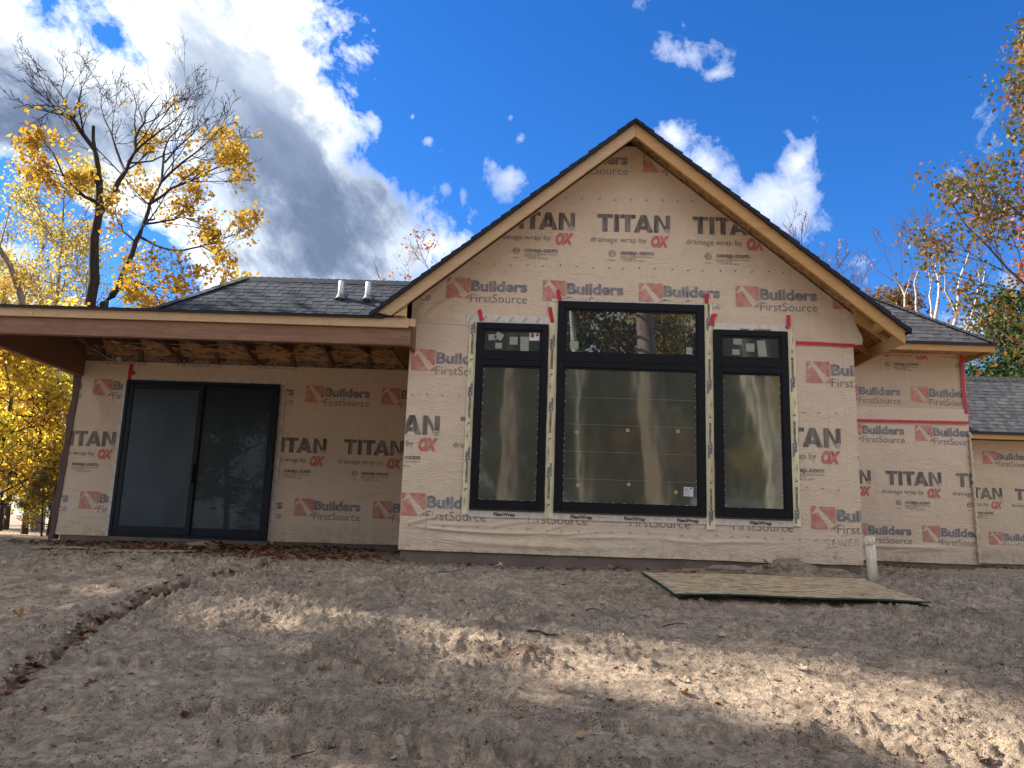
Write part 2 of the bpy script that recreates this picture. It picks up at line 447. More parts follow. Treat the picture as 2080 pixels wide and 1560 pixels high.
def leaf_mat(name, cols, trans=0.45, rough=0.5):
    m, t = newmat(name)
    g = t.n('ShaderNodeNewGeometry')
    o = t.n('ShaderNodeTexCoord').outputs['Object']
    f = t.math('ADD', t.math('MULTIPLY', g.outputs['Random Per Island'], 0.55), t.math('MULTIPLY', t.rng(t.noise(o, 0.9, 3, .6), 0.3, 0.7), 0.45))
    k = len(cols)
    c = t.ramp(f, [(i / (k - 1), q) for i, q in enumerate(cols)])
    fin(t, c, rough, None, 0.25)
    tr = t.n('ShaderNodeBsdfTranslucent')
    t.set(tr.inputs['Color'], t.mix(1.0, c, (1.1, 1.12, 0.8), 'MULTIPLY'))
    mx = t.n('ShaderNodeMixShader'); mx.inputs[0].default_value = trans
    t.t.links.new(t.p.outputs[0], mx.inputs[1]); t.t.links.new(tr.outputs[0], mx.inputs[2])
    t.t.links.new(mx.outputs[0], t.out.inputs[0])
    return m
M['leaf_gold'] = leaf_mat('golden maple leaf', [(0.26, 0.12, 0.04), (0.46, 0.25, 0.04), (0.58, 0.39, 0.05), (0.60, 0.45, 0.08)])
M['leaf_yellow'] = leaf_mat('yellow leaf', [(0.34, 0.20, 0.08), (0.50, 0.37, 0.12), (0.54, 0.45, 0.14), (0.34, 0.35, 0.12)], 0.5)
M['leaf_bright'] = leaf_mat('bright yellow maple leaf', [(0.46, 0.20, 0.08), (0.62, 0.40, 0.07), (0.70, 0.58, 0.08), (0.72, 0.64, 0.12), (0.44, 0.50, 0.12)], 0.58)
M['leaf_pink'] = leaf_mat('rusty pink leaf', [(0.30, 0.08, 0.05), (0.42, 0.16, 0.08), (0.45, 0.24, 0.06)])
M['leaf_green'] = leaf_mat('dark green leaf', [(0.025, 0.05, 0.018), (0.045, 0.085, 0.025), (0.09, 0.12, 0.03)], 0.3)
M['leaf_mixed'] = leaf_mat('green and rust leaf', [(0.05, 0.08, 0.02), (0.11, 0.13, 0.03), (0.24, 0.11, 0.04), (0.40, 0.17, 0.04)], 0.35)
M['leaf_orange'] = leaf_mat('orange leaf', [(0.22, 0.03, 0.03), (0.42, 0.10, 0.03), (0.50, 0.24, 0.05), (0.22, 0.20, 0.04)], 0.4)
M['leaf_brown'] = leaf_mat('brown oak leaf', [(0.10, 0.06, 0.03), (0.20, 0.11, 0.05), (0.16, 0.15, 0.05)], 0.3)
M['dry_pale'] = leaf_mat('pale dry leaf', [(0.42, 0.36, 0.24), (0.50, 0.42, 0.28)], 0.1)
M['dry_orange'] = leaf_mat('orange dry leaf', [(0.36, 0.19, 0.09), (0.42, 0.26, 0.13)], 0.1)
M['dry_red'] = leaf_mat('dark red dry leaf', [(0.12, 0.05, 0.035), (0.20, 0.08, 0.05)], 0.1)
M['litter'] = leaf_mat('mixed leaf litter', [(0.07, 0.03, 0.02), (0.16, 0.07, 0.045), (0.26, 0.13, 0.08), (0.38, 0.28, 0.18)], 0.1)

def bark_mat(name, a, b, scale=18, white=False):
    m, t = newmat(name)
    o = t.n('ShaderNodeTexCoord').outputs['Object']
    n = t.noise(t.mapping(o, scale=(1, 1, 0.18)), scale, 6, 0.7)
    c = t.mix(t.rng(n, 0.35, 0.68), a, b)
    if white:
        k = t.rng(t.noise(t.mapping(o, scale=(0.5, 0.5, 3.0)), 5, 4, 0.7), 0.57, 0.64)
        c = t.mix(k, c, (0.05, 0.045, 0.04))
    fin(t, c, 0.9, t.bump(n, 0.8, 0.03), 0.15)
    return m
M['bark'] = bark_mat('grey brown bark', (0.10, 0.085, 0.075), (0.045, 0.035, 0.03))
M['twig'] = plain('thin grey violet twigs', (0.13, 0.095, 0.095), 0.9, .1, .2, 5)
M['bark_dark'] = bark_mat('dark bark', (0.055, 0.045, 0.04), (0.025, 0.02, 0.018))
M['bark_white'] = bark_mat('white birch bark', (0.62, 0.58, 0.53), (0.50, 0.46, 0.42), 10, True)
M['bark_pale'] = bark_mat('pale furrowed bark', (0.34, 0.28, 0.23), (0.15, 0.12, 0.10), 14)

# ------------------------------------------------------------------ object helpers
def props(o, label=None, cat=None, group=None, kind=None):
    if label: o['label'] = label
    if cat: o['category'] = cat
    if group: o['group'] = group
    if kind: o['kind'] = kind
    return o
def empty(name, loc, label, cat, group=None):
    o = bpy.data.objects.new(name, None)
    o.location = loc
    o.empty_display_size = 0.2
    COL.objects.link(o)
    return props(o, label, cat, group)
def worldloc(o):
    v = Vector((0, 0, 0))
    while o is not None:
        v += o.location
        o = o.parent
    return v
def link(name, me, mats, parent=None):
    o = bpy.data.objects.new(name, me)
    if mats is not None:
        for m in (mats if isinstance(mats, (list, tuple)) else [mats]):
            me.materials.append(M[m] if isinstance(m, str) else m)
    COL.objects.link(o)
    if parent is not None:
        o.parent = parent
        o.location = -worldloc(parent)
    return o
class MB:
    def __init__(s):
        s.v, s.f, s.m = [], [], []
    def add(s, vs, fs, mi=0):
        b = len(s.v)
        s.v += [tuple(q) for q in vs]
        s.f += [tuple(i + b for i in f) for f in fs]
        s.m += [mi] * len(fs)
        return s
    def box(s, x0, x1, y0, y1, z0, z1, mi=0):
        vs = [(x, y, z) for z in (z0, z1) for y in (y0, y1) for x in (x0, x1)]
        return s.add(vs, [(0, 2, 3, 1), (4, 5, 7, 6), (0, 1, 5, 4), (2, 6, 7, 3), (0, 4, 6, 2), (1, 3, 7, 5)], mi)
    def hexa(s, p, mi=0):
        """8 points: bottom ring 0-3, top ring 4-7"""
        return s.add(p, [(3, 2, 1, 0), (4, 5, 6, 7), (0, 1, 5, 4), (1, 2, 6, 5), (2, 3, 7, 6), (3, 0, 4, 7)], mi)
    def prism_y(s, poly, y0, y1, mi=0):
        n = len(poly)
        vs = [(x, y0, z) for x, z in poly] + [(x, y1, z) for x, z in poly]
        fs = [tuple(range(n)), tuple(range(2 * n - 1, n - 1, -1))]
        fs += [(i, i + n, (i + 1) % n + n, (i + 1) % n) for i in range(n)]
        return s.add(vs, fs, mi)
    def tube(s, pts, radii, sides=8, mi=0, cap=True):
        b = len(s.v)
        n = len(pts)
        pts = [Vector(p) for p in pts]
        for i, p in enumerate(pts):
            d = (pts[min(i + 1, n - 1)] - pts[max(i - 1, 0)]).normalized()
            a = Vector((0, 0, 1)) if abs(d.z) < 0.9 else Vector((1, 0, 0))
            u = d.cross(a).normalized(); v = d.cross(u)
            for k in range(sides):
                t = 2 * math.pi * k / sides
                s.v.append(tuple(p + (u * math.cos(t) + v * math.sin(t)) * radii[i]))
        for i in range(n - 1):
            for k in range(sides):
                k2 = (k + 1) % sides
                s.f.append((b + i * sides + k, b + i * sides + k2, b + (i + 1) * sides + k2, b + (i + 1) * sides + k)); s.m.append(mi)
        if cap:
            s.f.append(tuple(b + k for k in range(sides))); s.m.append(mi)
            s.f.append(tuple(b + (n - 1) * sides + k for k in reversed(range(sides)))); s.m.append(mi)
        return s
    def mesh(s, name, smooth=False, recalc=True):
        me = bpy.data.meshes.new(name)
        me.from_pydata(s.v, [], s.f)
        if any(s.m):
            me.polygons.foreach_set('material_index', s.m)
        if recalc:
            bm = bmesh.new(); bm.from_mesh(me)
            bmesh.ops.recalc_face_normals(bm, faces=bm.faces)
            bm.to_mesh(me); bm.free()
        if smooth:
            me.polygons.foreach_set('use_smooth', [True] * len(me.polygons))
        me.update()
        return me
    def build(s, name, mats, parent=None, smooth=False, recalc=True):
        return link(name, s.mesh(name, smooth, recalc), mats, parent)
def bevel(o, w=0.004, seg=1):
    bm = bmesh.new(); bm.from_mesh(o.data)
    bmesh.ops.bevel(bm, geom=bm.edges[:], offset=w, segments=seg, affect='EDGES', profile=0.6)
    bm.to_mesh(o.data); bm.free()
    return o

def fbm_grid(x, y, scale, octaves=4, seed=0, gain=0.5):
    """value noise on arrays"""
    out = np.zeros_like(x); amp = 1.0; f = 1.0 / scale; tot = 0
    for o in range(octaves):
        X = x * f + 37.7 * o + seed * 13.1; Y = y * f + 91.3 * o + seed * 7.7
        xi = np.floor(X).astype(np.int64); yi = np.floor(Y).astype(np.int64)
        fx = X - xi; fy = Y - yi
        fx = fx * fx * (3 - 2 * fx); fy = fy * fy * (3 - 2 * fy)
        def h(a, b):
            n = (a * 374761393 + b * 668265263 + (seed * 31 + o) * 974634777) & 0xffffffff
            n = ((n ^ (n >> 13)) * 1274126177) & 0xffffffff
            n = n ^ (n >> 16)
            return (n & 0xffff) / 65535.0
        v = (h(xi, yi) * (1 - fx) + h(xi + 1, yi) * fx) * (1 - fy) + (h(xi, yi + 1) * (1 - fx) + h(xi + 1, yi + 1) * fx) * fy
        out += amp * v; tot += amp
        amp *= gain; f *= 2.03
    return out / tot

# ------------------------------------------------------------------ ground
PY = np.array([-400, -40, -6, 0, 3, 4.3, 5, 6, 7, 7.6, 8.6, 9.6, 12.3, 16.7, 40, 900], float)
PZ = np.array([-1.9, -1.9, -1.7, -1.52, -1.36, -1.21, -1.06, -.86, -.70, -.615, -.455, -.415, -.385, -.42, -.6, -.8], float)
RUT = [(-60, 1440), (0, 1405), (60, 1358), (120, 1322), (160, 1290), (205, 1268), (245, 1250), (285, 1222), (330, 1205), (375, 1188), (430, 1176), (480, 1164), (540, 1150), (600, 1140)]
def base_h(x, y):
    z = np.interp(y, PY, PZ)
    return z
def px_ground(px, py):
    r = ray(px, py)
    Y = 6.0
    for _ in range(40):
        z = float(np.interp(Y, PY, PZ))
        Y = Y * 0.5 + 0.5 * (z / r.z) if r.z < 0 else 60
        Y = max(2.5, min(60, Y))
    return (r.x * Y, Y)
RUTW = [px_ground(*p) for p in RUT]
def seg_dist(x, y, pts):
    best = np.full(x.shape, 1e9); side = np.zeros(x.shape)
    for (x0, y0), (x1, y1) in zip(pts[:-1], pts[1:]):
        dx, dy = x1 - x0, y1 - y0
        L = dx * dx + dy * dy
        t = np.clip(((x - x0) * dx + (y - y0) * dy) / L, 0, 1)
        ex, ey = x - (x0 + t * dx), y - (y0 + t * dy)
        d = np.hypot(ex, ey)
        s = np.sign(dx * ey - dy * ex)
        k = d < best
        best = np.where(k, d, best); side = np.where(k, s, side)
    return best, side
LANES = [(4.05, -0.05, 0.14, 0.155, .036), (4.50, -0.08, 0.13, 0.15, .034), (4.95, -0.02, 0.12, 0.16, .030), (5.45, -0.06, 0.12, 0.15, .028), (3.65, 0.03, 0.15, 0.16, .036), (6.5, 0.09, 0.16, 0.14, .010)]
def ground_h(x, y, fine=True):
    x = np.asarray(x, float); y = np.asarray(y, float)
    z = base_h(x, y)
    near = np.clip((9.8 - y) / 1.2, 0, 1) * np.clip((y + 2) / 2, 0, 1)
    z = z + (fbm_grid(x, y, 2.2, 3, 1) - .5) * 0.12 * near
    z = z + (fbm_grid(x, y, 0.55, 4, 2) - .5) * (0.03 + 0.035 * near)
    if not fine:
        return z
    n = fbm_grid(x, y, 0.10, 4, 3, .6)
    rough = fbm_grid(x, y, 1.1, 2, 6)
    z = z + (n - .5) * (0.020 + 0.036 * near * np.clip(rough * 2.2 - .45, 0.15, 1.2))
    crumb = np.clip(fbm_grid(x, y, 0.045, 2, 12, .7) - .52, 0, 1)
    z = z + crumb * (0.05 + 0.10 * near * np.clip(rough * 3 - 1.1, 0, 1.2))
    # scattered lumps
    lm = np.clip(fbm_grid(x, y, 0.16, 2, 9) - .60, 0, 1) * np.clip(rough * 3 - 1.0, 0, 1.5)
    z = z + lm * 0.16 * near
    # prints of crawler tracks: rows of lugs pressed into the sand
    for k, (yc, sl_, wd, per, amp) in enumerate(LANES):
        c = yc + sl_ * x + 0.05 * np.sin(x * 1.3 + k)
        t_ = (y - c) / wd
        face = np.clip((t_ + .95) / .28, 0, 1) * np.clip(1 - (t_ + .67) / 1.7, 0, 1)      # steep towards the yard's low side
        m = np.clip(fbm_grid(x, y, 0.9, 2, 20 + k) * 3.6 - 1.35, 0, 1) * (np.abs(t_) < 1.3)
        ph = x / per + 0.7 * fbm_grid(x, y, 0.35, 2, 30 + k) + t_ * .25
        l = np.clip(np.sin(2 * np.pi * ph) * 1.7 + .25, -.25, 1)
        z = z + m * face * l * amp * 1.9 * (.7 + .6 * n) - m * .010 * (np.abs(t_) < 1)
    cl = np.clip(fbm_grid(x, y, 0.085, 3, 61, .6) - .56, 0, 1) * np.clip(fbm_grid(x, y, .6, 2, 62) * 3 - 1.2, 0, 1)
    z = z + cl * .12 * near
    z = z + .05 * np.clip(1 - ((x - 2.6) / 1.35) ** 6, 0, 1) * np.exp(-((y - 8.0) / .55) ** 2)
    zb_ = -.528 + (y - 7.6) * .124 - .022
    inb = (x > 1.25) & (x < 3.86) & (y > 7.57) & (y < 8.80)
    z = np.where(inb, np.minimum(z, zb_), z)
    # washed out rut
    d, s = seg_dist(x, y, RUTW)
    d = d + (fbm_grid(x, y, .16, 3, 41) - .5) * 0.10
    ww = np.where(s > 0, 0.035, 0.11)
    z = z - (0.035 + 0.055 * np.clip((y - 5.2) / 1.2, 0, 1)) * np.exp(-(d / ww) ** 2) * np.clip(fbm_grid(x, y, .7, 2, 40) * 2, .5, 1)
    # the lit sand hump, the brown clod, the spoil by the foundation
    for (px_, py_, rx_, ry_, h_) in ((745, 1312, .38, .22, .075), (900, 1312, .7, .16, .03), (1065, 1345, .27, .20, .085), (620, 1322, .5, .15, .03), (1250, 1306, .8, .14, .045), (1480, 1330, .6, .14, .035)):
        gx, gy = px_ground(px_, py_)
        q = ((x - gx) / rx_) ** 2 + ((y - gy) / ry_) ** 2
        z = z + h_ * np.exp(-q * 1.4) * (0.8 + 0.4 * n)
    for (gx, gy, rx_, ry_, h_) in ((3.15, 9.35, .38, .22, .17), (2.35, 9.42, .5, .16, .07), (3.7, 9.40, .35, .15, .05), (4.6, 9.0, .5, .5, .06), (-4.0, 10.4, .35, .22, .09), (-4.9, 10.9, 1.6, .25, .05), (4.9, 11.4, .8, .5, .08), (-2.6, 11.2, .9, .3, .06)):
        q = ((x - gx) / rx_) ** 2 + ((y - gy) / ry_) ** 2
        z = z + h_ * np.exp(-q) * (0.55 + 0.9 * n)
    return z
def gh(x, y):
    return float(ground_h(np.array([x]), np.array([y]))[0])

def grid_mesh(name, X, Y, Z):
    r, c = X.shape
    me = bpy.data.meshes.new(name)
    me.vertices.add(r * c)
    me.vertices.foreach_set('co', np.stack([X, Y, Z], -1).reshape(-1).astype(np.float32))
    i = np.arange(r * c).reshape(r, c)
    q = np.stack([i[:-1, :-1], i[:-1, 1:], i[1:, 1:], i[1:, :-1]], -1).reshape(-1, 4)
    me.loops.add(q.size); me.loops.foreach_set('vertex_index', q.reshape(-1).astype(np.int32))
    me.polygons.add(len(q))
    me.polygons.foreach_set('loop_start', (np.arange(len(q)) * 4).astype(np.int32))
    me.update(calc_edges=True)
    me.polygons.foreach_set('use_smooth', np.ones(len(q), bool))
    me.update()
    return me
ys = [2.2]
while ys[-1] < 13.0:
    ys.append(ys[-1] + max(0.0085, 0.0026 * ys[-1] * (1 + (ys[-1] / 9) ** 2)))
tail = [14, 15.5, 17, 19, 22, 26, 32, 42, 60, 100, 200, 500, 900]
headr = [-400, -150, -60, -30, -15, -8, -4, -2, -.5, .5, 1.2, 1.7, 2.0]
yr = np.array(headr + ys + tail)
u = np.linspace(-1, 1, 800)
u = np.concatenate([[-60, -20, -8, -4, -2.4, -1.7, -1.35, -1.15], u, [1.15, 1.35, 1.7, 2.4, 4, 8, 20, 60]])
Yg, Ug = np.meshgrid(yr, u, indexing='ij')
half = np.interp(Yg, [-400, 2.2, 13, 900], [3.0, 3.0, 9.8, 14.0])
Xg = Ug * half
Zg = ground_h(Xg, Yg)
far = (np.abs(Xg) > half * 1.02) | (Yg < 2.1) | (Yg > 13.2)
Zg = np.where(far, ground_h(Xg, Yg, False), Zg)
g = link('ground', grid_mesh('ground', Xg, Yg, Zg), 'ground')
# moist soil of rut and dug ground, darkened further to stand for relief shade
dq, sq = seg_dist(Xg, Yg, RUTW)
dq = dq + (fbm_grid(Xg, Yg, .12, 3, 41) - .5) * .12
damp_dark = np.clip(1.2 - dq / .055, 0, 1)
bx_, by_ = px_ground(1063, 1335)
damp_dark = np.maximum(damp_dark, np.clip(1.4 - np.hypot((Xg - bx_) / .26, (Yg - by_) / .17), 0, 1))
damp_dark = np.maximum(damp_dark, np.clip(fbm_grid(Xg, Yg, .35, 5, 55, .7) * 4.0 - 2.5, 0, .7) * np.clip((9.5 - Yg) / 2, 0, 1))
damp_dark = np.maximum(damp_dark, .55 * np.clip(1 - np.abs(Yg - (9.35 + .1 * np.sin(Xg * 2))) / .35, 0, 1) * (np.abs(Xg - 1.5) < 3.3))
da = g.data.attributes.new('damp_dark', 'FLOAT', 'POINT'); da.data.foreach_set('value', np.where(far, 0, damp_dark).reshape(-1).astype(np.float32))
props(g, kind='structure')

# ------------------------------------------------------------------ text
def text_raw(body, bold=0.0, shear=0.0):
    cu = bpy.data.curves.new('lettering', 'FONT')
    cu.body = body
    cu.size = 1.0
    cu.offset = bold
    cu.shear = shear
    cu.resolution_u = 3
    o = bpy.data.objects.new('lettering', cu)
    COL.objects.link(o)
    bpy.context.view_layer.update()
    dg = bpy.context.evaluated_depsgraph_get()
    me = bpy.data.meshes.new_from_object(o.evaluated_get(dg))
    vs = [(v.co.x, v.co.y) for v in me.vertices]
    fs = [tuple(p.vertices) for p in me.polygons]
    bpy.data.objects.remove(o); bpy.data.curves.remove(cu); bpy.data.meshes.remove(me)
    return vs, fs
TC = {}
def text(body, wd, cap, bold=0.0, shear=0.0, base_cap=0.73):
    k = (body, bold, shear)
    if k not in TC:
        TC[k] = text_raw(body, bold, shear)
    vs, fs = TC[k]
    x0 = min(v[0] for v in vs); x1 = max(v[0] for v in vs)
    return [((v[0] - x0) / (x1 - x0) * wd, v[1] / base_cap * cap) for v in vs], fs

class Print:
    """flat print on a wall that faces the camera side (normal -Y)"""
    def __init__(s):
        s.v, s.f, s.m = [], [], []
        s.top = False
    def put(s, vf, x, z, mi, rot=0.0):
        vs, fs = vf
        c, sn = math.cos(rot), math.sin(rot)
        b = len(s.v)
        s.n = getattr(s, 'n', 0) + 1
        h = (s.n % 5) * .00025 + (.0015 if mi >= 6 or s.top else 0)
        s.v += [(x + a * c - q * sn, h, z + a * sn + q * c) for a, q in vs]
        s.f += [tuple(i + b for i in f) for f in fs]
        s.m += [mi] * len(fs)
    def poly(s, pts, mi):
        b = len(s.v)
        s.n = getattr(s, 'n', 0) + 1
        h = (s.n % 5) * .00025 + (.0015 if mi >= 6 else 0)
        s.v += [(a, h, q) for a, q in pts]; s.f.append(tuple(range(b, b + len(pts)))); s.m.append(mi)
    def build(s, name, Y, mats, parent, clip=None, disp=None, off=0.003):
        me = bpy.data.meshes.new(name)
        me.from_pydata([(a, -h, q) for a, h, q in s.v], [], s.f)
        me.polygons.foreach_set('material_index', s.m)
        bm = bmesh.new(); bm.from_mesh(me)
        if clip:
            x0, x1, z0, z1 = clip[:4]
            pl = [((x0, 0, 0), (-1, 0, 0)), ((x1, 0, 0), (1, 0, 0)), ((0, 0, z0), (0, 0, -1)), ((0, 0, z1), (0, 0, 1))]
            for co, no in pl + list(clip[4:]):
                if bm.verts:
                    bmesh.ops.bisect_plane(bm, geom=bm.verts[:] + bm.edges[:] + bm.faces[:], plane_co=co, plane_no=no, clear_outer=True)
        if disp and bm.verts:
            for ax_, st__ in ((0, .075), (2, .06)):
                lo_ = min(v.co[ax_] for v in bm.verts); hi_ = max(v.co[ax_] for v in bm.verts)
                q_ = lo_ + st__
                while q_ < hi_:
                    co_ = [0, 0, 0]; no_ = [0, 0, 0]; co_[ax_] = q_; no_[ax_] = 1
                    bmesh.ops.bisect_plane(bm, geom=bm.verts[:] + bm.edges[:] + bm.faces[:], plane_co=co_, plane_no=no_)
                    q_ += st__
        for v in bm.verts:
            d = disp(v.co.x, v.co.z) if disp else 0
            v.co.y = Y - off - d + v.co.y
        for f in bm.faces:
            f.normal_update()
            if f.normal.y > 0: f.normal_flip()
        if not bm.faces:
            bm.free(); bpy.data.meshes.remove(me); return None
        bm.to_mesh(me); bm.free()
        return link(name, me, mats, parent)
INKS = ['ink_navy', 'ink_grey', 'ink_black', 'ink_small', 'ink_red', 'ink_red2', 'ink_tan']
def bfs(p, x, z):
    W_, H_ = 0.29, 0.268
    def P(l): return [(x + a * W_, z - b * H_) for a, b in l]
    p.poly(P([(.30, 0), (1, 0), (1, .70), (.93, .75)]), 4)
    p.poly(P([(0, .36), (.06, .34), (.10, .36), (.26, .245), (.70, .98), (.66, 1), (0, 1)]), 4)
    p.poly(P([(0, 0), (.22, 0), (.05, .29), (0, .33)]), 4)
    p.poly(P([(1, .80), (1, 1), (.76, 1)]), 4)
    p.put(text('Builders', .715, .138, .040), x + .305, z - .165, 0)
    p.put(text('FirstSource', .715, .115, -.004), x + .305, z - .315, 1)
def titan(p, x, z):
    H = .236
    def P(dx, l): p.poly([(x + dx + a_, z + b_ * H) for a_, b_ in l], 2)
    for dx in (0, .292):
        P(dx, [(.0, .79), (.198, .79), (.198, 1), (.0, 1)]); P(dx, [(.066, 0), (.132, 0), (.132, .79), (.066, .79)])
    P(.216, [(0, 0), (.062, 0), (.062, 1), (0, 1)])
    P(.470, [(0, 0), (.068, 0), (.155, 1), (.088, 1)]); P(.470, [(.177, 0), (.245, 0), (.157, 1), (.10, 1), (.123, .60)])
    P(.470, [(.062, .17), (.182, .17), (.165, .37), (.080, .37)])
    P(.728, [(0, 0), (.060, 0), (.060, 1), (0, 1)]); P(.728, [(.148, 0), (.208, 0), (.208, 1), (.148, 1)]); P(.728, [(.060, .72), (.148, 0), (.148, .33), (.062, 1)])
    p.poly([(x + .866, z + .003), (x + .934, z + .003), (x + .934, z + .050), (x + .866, z + .050)], 6)
    p.top = True; p.put(text('HP', .058, .034, .03), x + .871, z + .010, 2); p.top = False
    p.put(text('drainage wrap by', .71, .075, -.004), x - .08, z - .142, 3)
    p.put(text('OX', .235, .142, .07, 0.25), x + .69, z - .185, 5)
    p.put(text('oxep.com', .42, .060, .035), x + .30, z - .305, 3)
    p.put(text('Engineered Building Products', .42, .022, 0), x + .30, z - .343, 3)
    p.put(text('Number 381981', .20, .022, 0), x + .30, z - .371, 3)
    p.put(text('CCRR-53-4536', .26, .022, 0), x + .34, z - .399, 3)
    p.put(text('Intertek', .08, .022, 0), x + .155, z - .395, 3)
    n = 18; cx, cz = x + .195, z - .295
    for k in range(n):
        a, b = 2 * math.pi * k / n, 2 * math.pi * (k + 1) / n
        p.poly([(cx + .045 * math.cos(a), cz + .045 * math.sin(a)), (cx + .045 * math.cos(b), cz + .045 * math.sin(b)),
                (cx + .037 * math.cos(b), cz + .037 * math.sin(b)), (cx + .037 * math.cos(a), cz + .037 * math.sin(a))], 3)
    p.put(text('ETL', .055, .035, .02), cx - .027, cz - .016, 3)

# ------------------------------------------------------------------ the house
HX = empty('house', (1.3, 12.0, -0.45), 'unfinished house covered in printed tan house wrap with dark shingle roofs and black windows', 'house')
WY, DY, BY, GY = 9.64, 12.30, 13.50, 16.70            # wall planes: gable room, patio door, right bump, garage
APX, APZ = 1.312, 5.085                                 # gable apex, top of the fascia
SLL = (APZ - 2.475) / (APX + 1.845)                     # left rake slope
SLR = (APZ - 2.499) / (4.539 - APX)
RAKE_CLIP = [((APX, 0, APZ - .03), Vector((-SLL, 0, 1)).normalized()), ((APX, 0, APZ - .03), Vector((SLR, 0, 1)).normalized())]

# fold lines of the fabric: (x0, z0, x1, z1, sag, width, height)
FOLDS = [(-1.33, .02, .62, .00, -.045, .016, .018), (-1.33, .03, -.80, .17, .02, .014, .013), (-1.2, .05, -.2, .06, -.01, .02, .008), (.30, -.03, .95, .03, -.02, .014, .012),
         (.30, -.02, .62, .10, .02, .012, .010), (.5, -.07, 1.7, -.04, .012, .02, .010), (.25, .12, -.5, -.02, -.03, .02, .008), (1.6, -.02, 2.6, -.05, -.03, .018, .010),
         (2.05, .10, 2.3, -.04, -.05, .014, .009), (2.3, -.05, 3.2, -.03, .0, .02, .009), (-1.36, -.02, -1.25, .12, .0, .012, .010), (-1.0, -.12, 1.2, -.16, -.03, .04, .014),
         (-1.38, .35, -1.05, .62, .03, .02, .008), (-1.4, .50, -1.1, .80, .02, .02, .007),
         (-1.33, 2.56, -.55, 3.02, .05, .03, .012), (-1.35, 2.56, -.95, 3.1, .06, .025, .011), (-1.36, 2.55, -1.2, 3.05, .03, .02, .010), (-1.34, 2.55, -.7, 2.62, .02, .02, .006), (-.4, 3.35, .3, 3.68, .03, .03, .009),
         (.5, 3.3, .75, 3.62, .0, .03, .007), (1.7, 2.95, 2.1, 3.9, .03, .04, .006)]
FOLDS_DOOR = [(-3.7, .05, -1.5, .02, -.05, .03, .012), (-3.6, .0, -2.4, -.08, -.02, .02, .008), (-2.1, .12, -1.5, .05, -.03, .02, .009), (-6.9, 2.1, -6.55, 1.35, .05, .04, .016),
              (-6.2, 2.28, -3.6, 2.22, .02, .02, .01), (-5.5, 2.33, -3.9, 2.28, -.02, .018, .009), (-7.0, .02, -6.3, .05, .02, .02, .008), (-6.8, 2.25, -6.5, 1.7, .02, .03, .012)]
FOLDS_BUMP = [(4.6, .0, 7.6, -.02, -.03, .02, .015), (5.6, -.06, 7.55, .00, -.03, .018, .015), (6.2, -.14, 7.6, -.08, .03, .02, .012), (4.8, .05, 6.3, .02, -.02, .02, .01), (7.0, 1.5, 7.6, 1.2, .02, .03, .01)]
FOLDS_GAR = [(9.0, .0, 12.5, -.03, -.04, .03, .02), (8.3, 1.6, 10.5, 1.2, .1, .05, .02), (8.3, 1.7, 9.9, .9, .1, .05, .015), (9.6, 1.5, 11.5, .9, .05, .04, .015)]
def fold_fn(folds):
    def f(x, z):
        r1 = 1 - abs(mnoise.noise(Vector((x * 1.1 + z * .7, z * 2.0 - x * .5, 4.0)))) * 2.2
        r2 = 1 - abs(mnoise.noise(Vector((x * 2.3 - z * 1.1, z * 1.5 + x * 1.3, 9.0)))) * 2.2
        d = .006 * max(0, r1) ** 4 + .003 * max(0, r2) ** 4
        for (x0, z0, x1, z1, sag, wd, h) in folds:
            dx, dz = x1 - x0, z1 - z0
            L = math.hypot(dx, dz)
            t = ((x - x0) * dx + (z - z0) * dz) / (L * L)
            if t < -.02 or t > 1.02: continue
            tt = min(1, max(0, t))
            n = (-(x - x0) * dz + (z - z0) * dx) / L - sag * 4 * tt * (1 - tt)
            if abs(n) > 3 * wd: continue
            env = min(1, tt * 6) * min(1, (1 - tt) * 2.5)
            d += 1.5 * h * env * math.exp(-(n / wd) ** 2)
        return d
    return f
def wrap_sheet(name, x0, x1, z0, z1, Y, mat, folds, parent, planes=(), step=.05, fine=(None, None), jag=None):
    xs = np.arange(x0, x1 + 1e-6, step / 1.2); xs[-1] = x1
    zs = []
    z = z0
    while z < z1:
        zs.append(z); z += (step / 3.5 if fine[0] is not None and fine[0] <= z < fine[1] else step)
    zs.append(z1)
    f = fold_fn(folds)
    bm = bmesh.new()
    vv = [[bm.verts.new((x, 0, z)) for x in xs] for z in zs]
    for i in range(len(zs) - 1):
        for j in range(len(xs) - 1):
            bm.faces.new((vv[i][j], vv[i][j + 1], vv[i + 1][j + 1], vv[i + 1][j]))
    for co, no in planes:
        bmesh.ops.bisect_plane(bm, geom=bm.verts[:] + bm.edges[:] + bm.faces[:], plane_co=co, plane_no=no, clear_outer=True)
    for v in bm.verts:
        lo = 0.0012 * math.sin(v.co.x * 5 + v.co.z * 3)
        v.co.y = Y - f(v.co.x, v.co.z) - lo
        if jag: jag(v)
        if v.co.z < z0 + .03 and z0 < 0: v.co.z += .010 * mnoise.noise(Vector((v.co.x * 1.3, Y, 0))) + .004 * mnoise.noise(Vector((v.co.x * 9, Y, 0))); v.co.y -= .008 * abs(mnoise.noise(Vector((v.co.x * 2.1, 3, 0))))
    for fc in bm.faces: fc.smooth = True
    bmesh.ops.recalc_face_normals(bm, faces=bm.faces)
    me = bpy.data.meshes.new(name); bm.to_mesh(me); bm.free()
    return link(name, me, mat, parent), f

